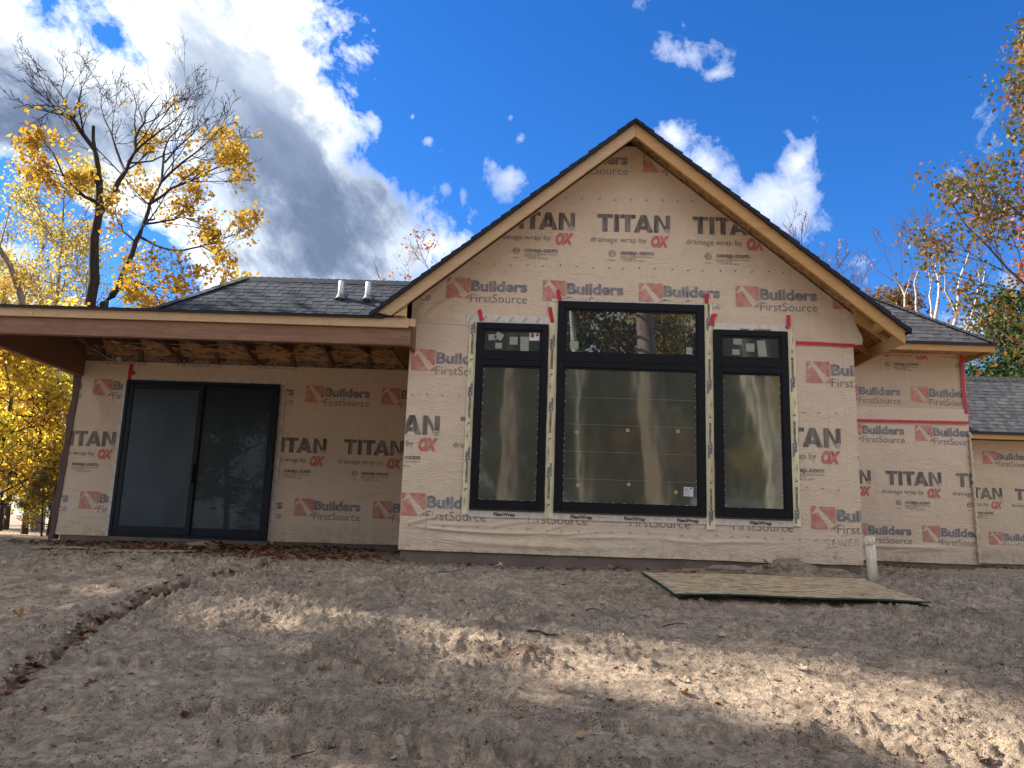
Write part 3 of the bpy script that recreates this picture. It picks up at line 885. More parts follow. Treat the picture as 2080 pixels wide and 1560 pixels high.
# gable room wall: solid body, foundation, two laps of wrap
m = MB()
m.prism_y([(-1.43, -.27), (4.105, -.27), (4.105, 2.5), (APX + (APZ - .14 - 2.5) / SLR * 0 + 4.105 * 0 + 0.0 + (4.105 - APX) + 0.0, APZ - .14 - SLR * (4.105 - APX)), (APX, APZ - .14), (-1.43, APZ - .14 - SLL * (APX + 1.43))][0:2] + [(4.105, APZ - .14 - SLR * (4.105 - APX)), (APX, APZ - .14), (-1.43, APZ - .14 - SLL * (APX + 1.43))], WY + .03, 17.0)
m.build('wall_framing', 'osb_roof', HX)
MB().box(-1.405, 4.08, WY + .022, 12.2, -1.0, -.245).build('foundation', 'concrete', HX)
def flap(v):
    # the fabric stands off the right hand corner above the seam
    if v.co.x > 4.0 and 2.38 < v.co.z < 3.1:
        k = (v.co.x - 4.0) / .14
        s_ = math.exp(-((v.co.z - 2.47) / .16) ** 2)
        v.co.x += .075 * k * s_; v.co.y -= .03 * k * s_
low, fm = wrap_sheet('wall_wrap', -1.43, 4.105, -.27, 2.56, WY, 'wrap', FOLDS, HX, fine=(-.27, .25))
low['label'] = 'lower lap of house wrap around the three black windows'
upw, _ = wrap_sheet('wall_wrap', -1.43, 4.135, 2.415, 5.0, WY - .006, 'wrap', FOLDS, HX, planes=RAKE_CLIP + [((-1.43, 0, 2.54), Vector((-.03, 0, -1)).normalized())], fine=(2.4, 3.0), jag=flap)
upw['label'] = 'upper lap of house wrap filling the gable'

def stamp(kind, x, z, Y, parent, clip, disp, off=.005):
    p = Print()
    (bfs if kind == 'b' else titan)(p, x, z)
    return p.build('printed_lettering', Y, INKS, parent, clip, disp, off)
cl_up = (-1.425, 4.10, 2.56, 5.2, *[((c[0][0], 0, c[0][2] - .02), c[1]) for c in RAKE_CLIP])
for k in range(-1, 3): stamp('b', 1.477 + 1.218 * (k - 1), 4.912, WY - .006, upw, cl_up, fm)
for k in range(-1, 3): stamp('t', .892 + 1.222 * k, 3.815, WY - .006, upw, cl_up, fm)
for k in range(-1, 5): stamp('b', -1.003 + 1.218 * k, 3.138, WY - .006, upw, cl_up, fm)
cl_lo = (-1.425, 4.10, -.26, 2.5)
for x in (-1.396, 3.509): stamp('b', x, 2.190, WY, low, cl_lo, fm)
for x in (-1.945, -.752, 2.962, 4.17): stamp('t', x, 1.120, WY, low, cl_lo, fm)
for x in (-1.421, -.195, 1.03, 2.262, 3.506): stamp('b', x, .408, WY, low, cl_lo, fm)
# pencilled SEWER with an arrow
p = Print()
def strokes(p, pts, wd=.006, mi=0):
    for (a, b), (c, d) in zip(pts[:-1], pts[1:]):
        L = math.hypot(c - a, d - b) or 1e-6
        nx, nz = -(d - b) / L * wd / 2, (c - a) / L * wd / 2
        p.poly([(a - nx, b - nz), (c - nx, d - nz), (c + nx, d + nz), (a + nx, b + nz)], mi)
sx, sz = 3.66, -.045
for l in ([(.07, .06), (.02, .07), (.0, .04), (.06, .0), (.05, -.03), (0, -.035)], [(.13, .06), (.09, .05), (.09, -.02), (.14, -.02)], [(.09, .02), (.13, .02)],
          [(.16, .07), (.18, -.01), (.21, .05), (.235, -.01), (.26, .08)], [(.32, .08), (.28, .07), (.28, 0), (.33, 0)], [(.28, .04), (.32, .04)], [(.355, 0), (.36, .085), (.40, .07), (.365, .04), (.41, 0)],
          [(.11, -.07), (.11, -.16)], [(.085, -.13), (.11, -.17), (.135, -.135)], [(.13, -.07), (.13, -.15)]):
    strokes(p, [(sx + a, sz + b) for a, b in l])
p.build('pencil_writing', WY, ['ink_pencil'], low, cl_lo, fm)

st_ = MB()
for zr_, par_, a_, b_ in ((3.33, upw, -1.2, 3.9), (4.25, upw, .3, 2.4), (1.62, low, -1.38, -.72), (.02, low, -1.3, 4.0), (1.55, low, 3.45, 4.05), (.62, low, 3.45, 4.05)):
    x = a_
    while x < b_:
        q_ = x + random.uniform(-.02, .02); zz_ = zr_ + random.uniform(-.012, .012)
        st_.box(q_ - .006, q_ + .006, WY - .034, WY - .004, zz_ - .0035, zz_ + .0035); x += .203
st_ = st_.build('staples', 'fin', HX); st_['kind'] = 'stuff'

# red seam tape on the right part of the lap
def tape_strip(name, pts, wd, Y, mat, parent=HX, th=.002):
    """thin tape along a polyline in a wall plane"""
    m = MB()
    for (a, b), (c, d) in zip(pts[:-1], pts[1:]):
        L = math.hypot(c - a, d - b)
        nx, nz = -(d - b) / L * wd / 2, (c - a) / L * wd / 2
        m.hexa([(a - nx, Y, b - nz), (c - nx, Y, d - nz), (c - nx, Y + th, d - nz), (a - nx, Y + th, b - nz),
                (a + nx, Y, b + nz), (c + nx, Y, d + nz), (c + nx, Y + th, d + nz), (a + nx, Y + th, b + nz)])
    return m.build(name, mat, parent)
tape_strip('seam_tape', [(3.385, 2.418), (3.72, 2.414), (3.98, 2.405), (4.14, 2.408), (4.20, 2.44)], .042, WY - .022, 'tape_red')

# ---- windows
def make_window(x0, x1, z0, z1, panes, nm):
    """panes: (x0,x1,z0,z1,material)"""
    fr = MB()
    yf, yb = WY - .062, WY - .016
    xs = [x0, panes[0][0], panes[0][1], x1]
    px0, px1 = panes[0][0], panes[0][1]
    zs = sorted({z0, z1} | {p_[2] for p_ in panes} | {p_[3] for p_ in panes})
    fr.box(x0, px0, yf, yb, z0, z1); fr.box(px1, x1, yf, yb, z0, z1)
    fr.box(px0, px1, yf, yb, z0, panes[0][2])
    fr.box(px0, px1, yf, yb, panes[0][3], panes[1][2])
    fr.box(px0, px1, yf, yb, panes[1][3], z1)
    o = fr.build('window', 'frame', HX); o['label'] = nm
    bevel(o, .004)
    for (a, b, c, d, mt) in panes:
        s_ = MB()                       # sash bead standing inside the frame
        bw = .022
        s_.box(a + .001, a + bw, yf + .012, yb - .004, c + .001, d - .001); s_.box(b - bw, b - .001, yf + .012, yb - .004, c + .001, d - .001)
        s_.box(a + bw, b - bw, yf + .012, yb - .004, c + .001, c + bw); s_.box(a + bw, b - bw, yf + .012, yb - .004, d - bw, d - .001)
        s_.build('sash', 'frame', o)
        MB().box(a + .008, b - .008, yf + .024, yf + .030, c + .008, d - .008).build('pane', mt, o)
        if mt == 'glass_film':          # ragged edge of the protective film
            fm_ = MB()
            for ex in (a + bw, b - bw - .012):
                z = c + .03
                while z < d - .06:
                    l = random.uniform(.01, .035)
                    fm_.box(ex, ex + random.uniform(.006, .012), yf + .0215, yf + .0235, z, z + l); z += l + random.uniform(.02, .09)
            x = a + .05
            while x < b - .08:
                l = random.uniform(.01, .05)
                fm_.box(x, x + l, yf + .0215, yf + .0235, c + bw, c + bw + random.uniform(.003, .009)); x += l + random.uniform(.03, .12)
            fo = fm_.build('film_edge', 'paper', o); fo['kind'] = 'stuff'
    # mullion grooves on the wide rail between the panes
    gm = MB()
    zc = (panes[0][3] + panes[1][2]) / 2
    gm.box(x0 + .012, x1 - .012, yf - .006, yf + .001, zc - .012, zc + .012)
    gm.build('rail', 'frame', o)
    return o, yf
wl, yf = make_window(-.600, .298, .245, 2.55, [(-.518, .222, .332, 2.005, 'glass_film'), (-.518, .218, 2.178, 2.467, 'glass_side')], 'left of the three tall windows, stickers on its upper pane')
wm, _ = make_window(.414, 2.244, .245, 2.860, [(.498, 2.154, .340, 2.012, 'glass_film'), (.504, 2.156, 2.190, 2.762, 'glass_clear')], 'wide taller middle window reflecting the trees')
wr_, _ = make_window(2.354, 3.275, .245, 2.55, [(2.443, 3.190, .338, 2.005, 'glass_film'), (2.443, 3.187, 2.188, 2.476, 'glass_side')], 'right of the three tall windows with a birch reflection')
def sticker(par, x, z, a, b, mat, rot=0.0, Y=None, name='sticker'):
    Y = (yf + .021) if Y is None else Y
    c, s_ = math.cos(rot), math.sin(rot)
    m = MB()
    pts = [(-a / 2, -b / 2), (a / 2, -b / 2), (a / 2, b / 2), (-a / 2, b / 2)]
    pts = [(x + q * c - r * s_, z + q * s_ + r * c) for q, r in pts]
    m.prism_y(pts, Y, Y + .0015)
    return m.build(name, mat, par)
def st_px(par, px, py, a, b, mat, rot=0.0, name='sticker'):
    q = at(px, py, yf + .021)
    return sticker(par, q.x, q.z, a, b, mat, rot, name=name)
for (px, py, a, b, r) in ((1000, 685, .10, .075, .1), (1014, 683, .095, .09, -.45), (1013, 702, .085, .075, 0), (1043.5, 692, .10, .10, 0), (1065.5, 699, .105, .19, 0.02)):
    st_px(wl, px, py, a, b, 'paper', r)
s1 = st_px(wl, 1085.5, 684, .125, .10, 'paper_white')
q = at(1085.5, 683, yf + .019)
sticker(s1.parent, q.x - .025, q.z + .012, .045, .055, 'sticker_red', 0, yf + .0185, 'sticker'); sticker(s1.parent, q.x + .035, q.z + .02, .04, .035, 'sticker_red', .6, yf + .0185, 'sticker')
for (px, py, a, b, r) in ((1498, 694, .105, .075, -.03), (1495, 715, .09, .07, 0), (1524, 706, .105, .105, 0), (1547.5, 708, .105, .205, .09)):
    st_px(wr_, px, py, a, b, 'paper', r)
st_px(wm, 1166.5, 701, .105, .10, 'paper', .02); st_px(wm, 1400, 712.5, .075, .09, 'paper', -.05)
for i, (px, py) in enumerate(((1172, 878), (1275, 874), (1377, 876), (1174, 985), (1277, 984), (1373, 1000))):
    st_px(wm, px, py, .042, .042, 'paper_orange', (.7, .15, .05, .3, .6, .6)[i])
lab = st_px(wm, 1398.5, 999, .115, .11, 'paper_white', -.03)
p = Print()
q = at(1398.5, 999, yf + .018)
for r_ in range(6):
    p.poly([(q.x - .045, q.z - .04 + r_ * .013), (q.x - .045 + (.05, .07, .03, .085, .06, .04)[r_], q.z - .04 + r_ * .013), (q.x - .045 + (.05, .07, .03, .085, .06, .04)[r_], q.z - .037 + r_ * .013), (q.x - .045, q.z - .037 + r_ * .013)], 0)
for a in range(4):
    for b in range(4):
        if (a * 7 + b * 3) % 5: p.poly([(q.x - .046 + a * .009, q.z + .030 + b * .006 - .012), (q.x - .039 + a * .009, q.z + .030 + b * .006 - .012), (q.x - .039 + a * .009, q.z + .035 + b * .006 - .012), (q.x - .046 + a * .009, q.z + .035 + b * .006 - .012)], 0)
p.poly([(q.x + .01, q.z + .032), (q.x + .045, q.z + .032), (q.x + .045, q.z + .046), (q.x + .01, q.z + .046)], 0)
p.build('sticker_print', yf + .0205, ['ink_small'], wm, None, None, .001)
for zz in (.640, .972, 1.305, 1.640):
    MB().box(.522, 2.130, yf + .021, yf + .0225, zz - .0012, zz + .0012).build('film_seam', 'paper', wm)

# ---- flashing tapes round the windows
PBL = None
def side_tape(x0, x1, z0, z1, down, cut=0.0, phase=0.0):
    Y0 = WY - .019
    m = MB()
    n = 26
    pts_l, pts_r = [], []
    for i in range(n + 1):
        z = z0 + (z1 - z0) * i / n
        pts_l.append((x0 + random.uniform(-.004, .004), z)); pts_r.append((x1 + random.uniform(-.003, .003), z))
    if cut: pts_r[-1] = (x1 - cut, z1); pts_r[-2] = (x1 - cut * .4, pts_r[-2][1])
    vs = [(x, Y0 - random.uniform(0, .003), z) for x, z in pts_l] + [(x, Y0 - random.uniform(0, .003), z) for x, z in pts_r]
    vs += [(x, Y0 + .004, z) for x, y, z in vs]
    k = n + 1
    fs = []
    for i in range(n):
        fs.append((i, k + i, k + i + 1, i + 1)); fs.append((i, i + 1, 2 * k + i + 1, 2 * k + i)); fs.append((k + i, 3 * k + i, 3 * k + i + 1, k + i + 1))
    fs.append((0, 2 * k, 3 * k, k)); fs.append((n, k + n, 3 * k + n, 2 * k + n))
    m.add(vs, fs)
    o = m.build('flashing_tape', 'tape', HX)
    p = Print()
    w_ = x1 - x0
    z = z1 - phase if down else z0 + phase
    rot = -math.pi / 2 if down else math.pi / 2
    sg = -1 if down else 1
    while (z - z0) * (1 if down else -1) > -(0 if down else (z1 - z0)):
        if down and z < z0: break
        if not down and z > z1: break
        bx = x0 + w_ * .30 if down else x0 + w_ * .68
        p.put(text('WINDOW', .17, .026, .03), bx + (.018 if down else -.018), z, 0, rot)
        p.put(text('WRAP', .14, .030, .03), bx - (.012 if down else -.012), z + sg * .05, 0, rot)
        p.put(text('POWERBOND', .25, .028, .03), bx, z + sg * .19, 1, rot)
        p.put(text('L', .03, .03, .03), bx + (.0), z + sg * .50, 1, rot)
        p.put(text('i', .008, .02, .0), bx - .012, z + sg * .53, 1, rot)
        zz = z + sg * .66
        strokes(p, [(bx, zz - .05), (bx, zz + .05)], .004, 1); strokes(p, [(bx - .018, zz), (bx + .018, zz)], .004, 1)
        z += sg * .80
    p.build('tape_lettering', Y0 - .003, ['ink_blue', 'ink_dark'], o, (x0 + .004, x1 - .004 - cut * .3, z0 + .004, z1 - .004), None, .002)
    return o
side_tape(-.690, -.602, .168, 2.565, True, phase=.0 - .02)
side_tape(.306, .410, .165, 2.845, True, phase=.42)
side_tape(2.249, 2.350, .088, 2.885, False, phase=.05)
side_tape(3.280, 3.378, .162, 2.60, False, cut=.05, phase=.03)
# milky head tapes and the sill tape
def flat_tape(x0, x1, z0, z1, Y, mat, label=None, skew=0):
    m = MB(); n = 24
    b = [(x0 + (x1 - x0) * i / n, z0 + random.uniform(-.003, .003) + skew * i / n) for i in range(n + 1)]
    t_ = [(x0 + (x1 - x0) * i / n, z1 + random.uniform(-.006, .006) + skew * i / n) for i in range(n + 1)]
    vs = [(x, Y, z) for x, z in b] + [(x, Y - random.uniform(0, .003), z) for x, z in t_] + [(x, Y + .003, z) for x, z in b] + [(x, Y + .003, z) for x, z in t_]
    k = n + 1; fs = []
    for i in range(n):
        fs += [(i, i + 1, k + i + 1, k + i), (i, 2 * k + i, 2 * k + i + 1, i + 1), (k + i, k + i + 1, 3 * k + i + 1, 3 * k + i)]
    fs += [(0, k, 3 * k, 2 * k), (n, 2 * k + n, 3 * k + n, k + n)]
    m.add(vs, fs)
    o = m.build('flashing_tape', mat, HX)
    if label: o['label'] = label
    return o
t1 = flat_tape(-.735, .40, 2.555, 2.660, WY - .0150, 'tape_white', 'milky tape over the left window')
t2 = flat_tape(.330, 2.46, 2.862, 2.890, WY - .0155, 'tape_white', 'milky tape over the middle window')
t3 = flat_tape(2.36, 3.30, 2.556, 2.640, WY - .0150, 'tape_white', 'milky tape over the right window')
t4 = flat_tape(2.36, 3.29, 2.552, 2.585, WY - .0200, 'tape', 'cream strip over the right window')
p = Print()
for i in range(7): strokes(p, [(-.71 + i * .17, 2.575), (-.65 + i * .17, 2.64)], .007)
p.build('tape_marks', WY - .0175, ['ink_small'], t1, (-.73, .39, 2.56, 2.65), None, .002)
p = Print(); strokes(p, [(2.33, 2.875), (2.42, 2.95)], .008); strokes(p, [(2.42, 2.865), (2.44, 2.90), (2.425, 2.925), (2.39, 2.92)], .006)
p.build('tape_marks', WY - .018, ['ink_small'], t2, (2.2, 2.45, 2.86, 2.888), None, .002)
p = Print(); p.put(text('POWERBOND', .22, .022, .03), 2.86, 2.556, 0, 0.01); p.put(text('WRAP', .12, .022, .03), 2.69, 2.558, 0, 0.01)
p.build('tape_lettering', WY - .0235, ['ink_dark'], t4, (2.4, 3.27, 2.55, 2.58), None, .002)
t5 = flat_tape(-.602, 3.292, .148, .226, WY - .0150, 'tape_white', 'sill tape below the three windows')
p = Print()
for px in (1003, 1159, 1267, 1375, 1523):
    q = at(px, 1048, WY); p.put(text('FlexWrap', .255, .040, .03), q.x, .168, 0, 0.0)
    strokes(p, [(q.x + .34, .19), (q.x + .40, .19)], .003)
p.build('tape_lettering', WY - .0185, ['ink_dark'], t5, (-.6, 3.28, .15, .225), None, .002)
for a, b in ((-.60, .298), (.412, 2.246), (2.353, 3.277)):
    fi = MB().box(a, b, WY - .024, WY - .012, .222, .262).build('nailing_fin', 'fin', HX)
    dm = MB(); x = a + .06
    while x < b - .03:
        dm.box(x - .004, x + .004, WY - .0265, WY - .0235, .240, .248); x += .2
    dm.build('nail_heads', 'paper_white', fi)
# short red tape tabs
for (a, b, c, d) in ((974, 630, 978.5, 652), (1116.5, 625, 1122, 656), (1132.5, 590, 1137.5, 611), (1434.5, 598, 1434.5, 618), (1447, 640, 1446, 663), (1600.5, 641, 1600.5, 664)):
    A_, B_ = at(a, b, WY), at(c, d, WY)
    tape_strip('red_tape_tab', [(A_.x, A_.z), (B_.x, B_.z)], .048, WY - .0265, 'tape_red')
A_, B_ = at(1446, 642, WY), at(1455, 641, WY); tape_strip('red_tape_tab', [(A_.x, A_.z), (B_.x, B_.z)], .04, WY - .029, 'tape_red')
A_, B_ = at(1600, 664, WY), at(1596, 668, WY); tape_strip('red_tape_tab', [(A_.x, A_.z), (B_.x, B_.z)], .05, WY - .029, 'tape_red')

# ---- patio door wall
MB().box(-7.06, -1.43, DY + .03, 16.0, -.30, 2.50).build('wall_framing', 'osb_dark', HX)
MB().box(-7.04, -1.43, DY + .012, 16.0, -1.0, -.29).build('foundation', 'concrete', HX)
dw, fd = wrap_sheet('wall_wrap', -7.12, -1.40, -.285, 2.445, DY, 'wrap', FOLDS_DOOR, HX, step=.07, planes=[((-7.12, 0, -.285), Vector((-1, 0, .035)).normalized())])
dw['label'] = 'shaded wrap around the patio door'
def left_clip(z0=-.28, z1=2.44): return (-7.09, -1.2, z0, z1, ((-7.11, 0, -.285), Vector((-1, 0, .035)).normalized()))
for x in (-8.01, -6.804, -5.598, -4.640, -3.430, -2.222): stamp('b', x, 2.154, DY, dw, left_clip(), fd)
for x in (-7.295, -3.975, -2.765): stamp('t', x, 1.080, DY, dw, left_clip(), fd)
for x in (-8.0, -6.798, -4.67, -3.460, -2.246): stamp('b', x, .380, DY, dw, left_clip(), fd)
for x in (-7.03, -5.82, -4.61): stamp('b', x, 2.712, DY, dw, left_clip(2.30), fd)
# door
dz0, dz1, dx0, dx1 = -.285, 2.140, -6.256, -3.836
df = MB()
y0, y1 = DY - .09, DY - .012
df.box(dx0, dx0 + .05, y0, y1, dz0, dz1); df.box(dx1 - .05, dx1, y0, y1, dz0, dz1)
df.box(dx0 + .05, dx1 - .05, y0, y1, dz1 - .055, dz1); df.box(dx0 + .05, dx1 - .05, y0, y1, dz0, dz0 + .04)
door = df.build('patio_door', 'frame_door', HX); bevel(door, .004)
def leafpanel(x0, x1, ya, yb, mt, nm):
    m = MB(); s_ = .075
    m.box(x0, x0 + s_, ya, yb, dz0 + .042, dz1 - .057); m.box(x1 - s_, x1, ya, yb, dz0 + .042, dz1 - .057)
    m.box(x0 + s_, x1 - s_, ya, yb, dz0 + .042, dz0 + .16); m.box(x0 + s_, x1 - s_, ya, yb, dz1 - .057 - .08, dz1 - .057)
    o = m.build('sliding_panel', 'frame_door', door); bevel(o, .003)
    MB().box(x0 + s_ - .005, x1 - s_ + .005, (ya + yb) / 2, (ya + yb) / 2 + .006, dz0 + .155, dz1 - .13).build(nm, mt, door)
leafpanel(dx0 + .052, -5.02, y0 + .010, y0 + .038, 'screen', 'insect_screen')
leafpanel(-5.09, dx1 - .052, y0 + .042, y0 + .070, 'glass_door', 'pane')
MB().box(-5.075, -5.045, y0 - .035, y0 + .009, .55, .85).build('door_handle', 'frame_door', door)
MB().box(dx0 - .05, dx1 + .05, DY - .14, DY - .005, -.345, -.287).build('door_sill', 'concrete', HX)
for (x, sgn) in ((dx0 - .045, 1), (dx1 + .045, -1)):
    o = MB().box(x - .043, x + .043, DY - .012, DY - .004, -.33, 2.13).build('flashing_tape', 'tape_white', HX)
    p = Print(); z = -.22
    while z < 2.1:
        strokes(p, [(x - .03, z + .05), (x + .035, z - .01)], .006); z += .205
    p.build('tape_marks', DY - .0125, ['ink_small'], o, (x - .04, x + .04, -.3, 2.12), None, .0015)
flat = MB().box(dx0 - .02, dx1 + .10, DY - .022, DY - .010, dz1 + .002, dz1 + .085).build('flashing_tape', 'tape_white', HX)
flat['label'] = 'creased flap of wrap over the patio door'
tape_strip('seam_tape', [(-6.245, 2.41), (-6.25, 2.12)], .055, DY - .030, 'tape_red')
tape_strip('seam_tape', [(-6.25, 2.255), (-6.17, 2.265)], .05, DY - .033, 'tape_red')
# bulging side of the wrap at the left end, its shade painted dark brown
m = MB()
for i in range(14):
    z0_ = -.36 + i * (2.56 / 14); z1_ = z0_ + 2.56 / 14
    e0 = -7.205 + .02 * math.sin(i * 1.7) - .0; e1 = -7.205 + .02 * math.sin((i + 1) * 1.7)
    s0, s1 = (z0_ + .285) * .035, (z1_ + .285) * .035
    m.hexa([(e0 + s0 * .8, DY - .02, z0_), (-7.118 + s0, DY - .02, z0_), (-7.118 + s0, DY + .12, z0_), (e0 + s0 * .8, DY + .12, z0_),
            (e1 + s1 * .8, DY - .02, z1_), (-7.118 + s1, DY - .02, z1_), (-7.118 + s1, DY + .12, z1_), (e1 + s1 * .8, DY + .12, z1_)])
m.build('shaded_wrap_side', 'wrap_side', HX)

# ---- porch: beam, fascia, rafters, deck
PS = 0.135                                   # porch roof slope
def pz(y): return 2.475 + (y - 9.2) * PS
for a_, b_ in ((-7.45, -5.955), (-5.952, -2.35), (-2.347, -1.40)):
    f1 = MB().box(a_, b_, 9.20 + random.uniform(0, .003), 9.238, 2.355 + random.uniform(-.003, .002), 2.470).build('fascia_board', 'lumber', HX); bevel(f1, .003)
nm_ = MB(); x = -7.3
while x < -1.45:
    for z_ in (2.385, 2.44):
        xx = x + random.uniform(-.03, .03)
        nm_.box(xx - .004, xx + .004, 9.198, 9.203, z_ - .004, z_ + .004)
    x += .4064
for sd, s__ in ((-1, SLL), (1, SLR)):
    q = .25
    while q < 3.0:
        for o_ in (.045, .12):
            xx, zz_ = APX + sd * q, APZ - s__ * q - o_
            nm_.box(xx - .004, xx + .004, 9.198, 9.202, zz_ - .004, zz_ + .004)
        q += .42
nl = nm_.build('nail_heads', 'fin', HX); nl['kind'] = 'stuff'
MB().box(-1.402, -1.32, 9.215, 9.262, 2.375, 2.468).build('blocking', 'lumber', HX)
fb = MB().box(-7.10, -1.375, 9.243, 9.335, 2.145, 2.353).build('beam', 'beam', HX); bevel(fb, .004)
sb = MB().hexa([(-7.10, 9.337, 2.195), (-7.0, 9.337, 2.195), (-7.0, DY + .05, 2.195), (-7.10, DY + .05, 2.195), (-7.10, 9.337, pz(9.337) - .02), (-7.0, 9.337, pz(9.337) - .02), (-7.0, DY + .05, pz(DY) - .02), (-7.10, DY + .05, pz(DY) - .02)]).build('beam', 'beam_y', HX); bevel(sb, .004)
MB().box(-7.45, -7.412, 9.24, 12.0, 2.36, 2.47).build('fascia_board', 'lumber_y', HX)
MB().box(-7.20, -7.102, DY - .35, DY + .02, 2.205, 2.235).build('blocking', 'lumber_y', HX)
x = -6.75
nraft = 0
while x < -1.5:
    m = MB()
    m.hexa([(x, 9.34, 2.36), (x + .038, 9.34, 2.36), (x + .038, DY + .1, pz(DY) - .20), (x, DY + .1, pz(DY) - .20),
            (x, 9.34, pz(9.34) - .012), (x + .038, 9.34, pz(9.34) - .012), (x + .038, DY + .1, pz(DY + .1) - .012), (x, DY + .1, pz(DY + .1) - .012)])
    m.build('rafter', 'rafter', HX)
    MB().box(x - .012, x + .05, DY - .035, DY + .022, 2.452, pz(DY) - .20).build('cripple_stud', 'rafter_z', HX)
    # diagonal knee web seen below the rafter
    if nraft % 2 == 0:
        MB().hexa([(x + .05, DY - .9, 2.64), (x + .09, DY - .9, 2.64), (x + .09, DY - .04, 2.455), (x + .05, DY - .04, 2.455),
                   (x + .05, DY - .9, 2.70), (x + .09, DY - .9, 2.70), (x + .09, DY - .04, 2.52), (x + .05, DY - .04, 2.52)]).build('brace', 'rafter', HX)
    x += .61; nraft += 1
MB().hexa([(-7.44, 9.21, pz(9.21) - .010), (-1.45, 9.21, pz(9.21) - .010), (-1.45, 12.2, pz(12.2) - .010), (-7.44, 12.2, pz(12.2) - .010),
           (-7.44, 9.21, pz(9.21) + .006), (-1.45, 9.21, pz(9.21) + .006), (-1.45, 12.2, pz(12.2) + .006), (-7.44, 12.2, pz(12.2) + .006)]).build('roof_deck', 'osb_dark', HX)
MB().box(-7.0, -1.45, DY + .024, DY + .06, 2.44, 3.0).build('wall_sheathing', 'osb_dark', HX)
# wires and small white boxes under the porch
for pts in ([(250, 697), (330, 699), (430, 701), (520, 697), (560, 698)], [(620, 697), (680, 701), (735, 710)], [(617, 713), (640, 716), (662, 714), (735, 714)], [(160, 690), (220, 728), (236, 734)]):
    MB().tube([at(a, b, DY - .5) + Vector((0, 0, 0)) for a, b in pts], [.008] * len(pts), 5).build('cable', 'wire', HX, True)
for (px, py, a, b) in ((236, 692, .13, .055), (241, 729, .09, .05)):
    q = at(px, py, DY - .45)
    MB().tube([q + Vector((0, 0, -b / 2)), q + Vector((0, 0, b / 2))], [a / 2, a / 2.6], 10).build('ceiling_box', 'white', HX)
q = at(727, 706, DY - .5)
MB().add([q + Vector((-.03, 0, -.01)), q + Vector((.06, 0, -.05)), q + Vector((-.02, 0, .09)), q + Vector((0, .05, 0))], [(0, 1, 2), (0, 3, 1), (1, 3, 2), (0, 2, 3)]).build('cable_end', 'wire', HX)
MB().box(-1.40, -1.36, 9.34, WY - .001, 2.15, 2.47).build('blocking', 'rafter', HX)

# ---- main gable rakes, open overhang
def rake(side):
    """front barge board of one slope"""
    if side < 0: xe, s_ = -1.62, SLL
    else: xe, s_ = 4.539, SLR
    L = abs(xe - APX)
    ze = APZ - s_ * L
    h = .165
    m = MB()
    y0, y1 = 9.200, 9.240
    xs_, zs_ = (APX + .001 * side), APZ
    if side > 0:
        P = [(xs_, zs_ - h), (xe, ze - h), (xe, ze), (xs_, zs_)]
    else:
        P = [(xs_, zs_ - h), (xe + .0, ze - h), (xe - .16, ze - .16 * s_), (xs_, zs_)]
    m.prism_y(P, y0, y1)
    o = m.build('fascia_board', 'lumber' if side < 0 else 'lumber_orange', HX)
    bevel(o, .003)
    o['label'] = 'left barge board of the gable' if side < 0 else 'right barge board of the gable'
rake(-1); rake(1)
# little frame where the left barge board lands on the porch
MB().prism_y([(-1.585, 2.473), (-1.43, 2.473), (-1.43, 2.60), (-1.585, 2.50)], 9.205, 9.24).build('blocking', 'lumber', HX)
MB().prism_y([(-1.72, 2.472), (-1.60, 2.472), (-1.44, 2.60), (-1.44, 2.655)], 9.245, 9.28).build('blocking', 'lumber', HX)
# decks of both slopes
def slope_deck(side):
    xe, s_ = (-1.85, SLL) if side < 0 else (4.56, SLR)
    ze = APZ - s_ * abs(xe - APX)
    zr = APZ
    t0, t1 = .002, .018
    p = [(APX, 9.19, zr + t0), (xe, 9.19, ze + t0), (xe, 16.9, ze + t0), (APX, 16.9, zr + t0), (APX, 9.19, zr + t1), (xe, 9.19, ze + t1), (xe, 16.9, ze + t1), (APX, 16.9, zr + t1)]
    MB().hexa(p).build('roof_deck', 'osb_roof', HX)
slope_deck(-1); slope_deck(1)
# eave side on the right: sub fascia, rafter tails and lookouts
MB().hexa([(4.497, 9.242, 2.345), (4.535, 9.242, 2.345), (4.535, 13.4, 2.345), (4.497, 13.4, 2.345), (4.497, 9.242, 2.495), (4.535, 9.242, 2.495), (4.535, 13.4, 2.495), (4.497, 13.4, 2.495)]).build('sub_fascia', 'lumber_y', HX)
for y in (9.55, 10.15, 10.75, 11.35, 11.95):
    zz = lambda x: APZ - SLR * (x - APX)
    MB().prism_y([(4.107, zz(4.107) - .145), (4.495, zz(4.495) - .10), (4.495, zz(4.495) - .004), (4.107, zz(4.107) - .004)], y, y + .038).build('rafter_tail', 'lumber_orange', HX)
for x in (4.32,):
    zz = APZ - SLR * (x - APX)
    MB().hexa([(x, 9.242, zz - .10), (x + .038, 9.242, zz - .13), (x + .038, 9.548, zz - .13), (x, 9.548, zz - .10), (x, 9.242, zz - .01), (x + .038, 9.242, zz - .04), (x + .038, 9.548, zz - .04), (x, 9.548, zz - .01)]).build('lookout', 'lumber_orange', HX)

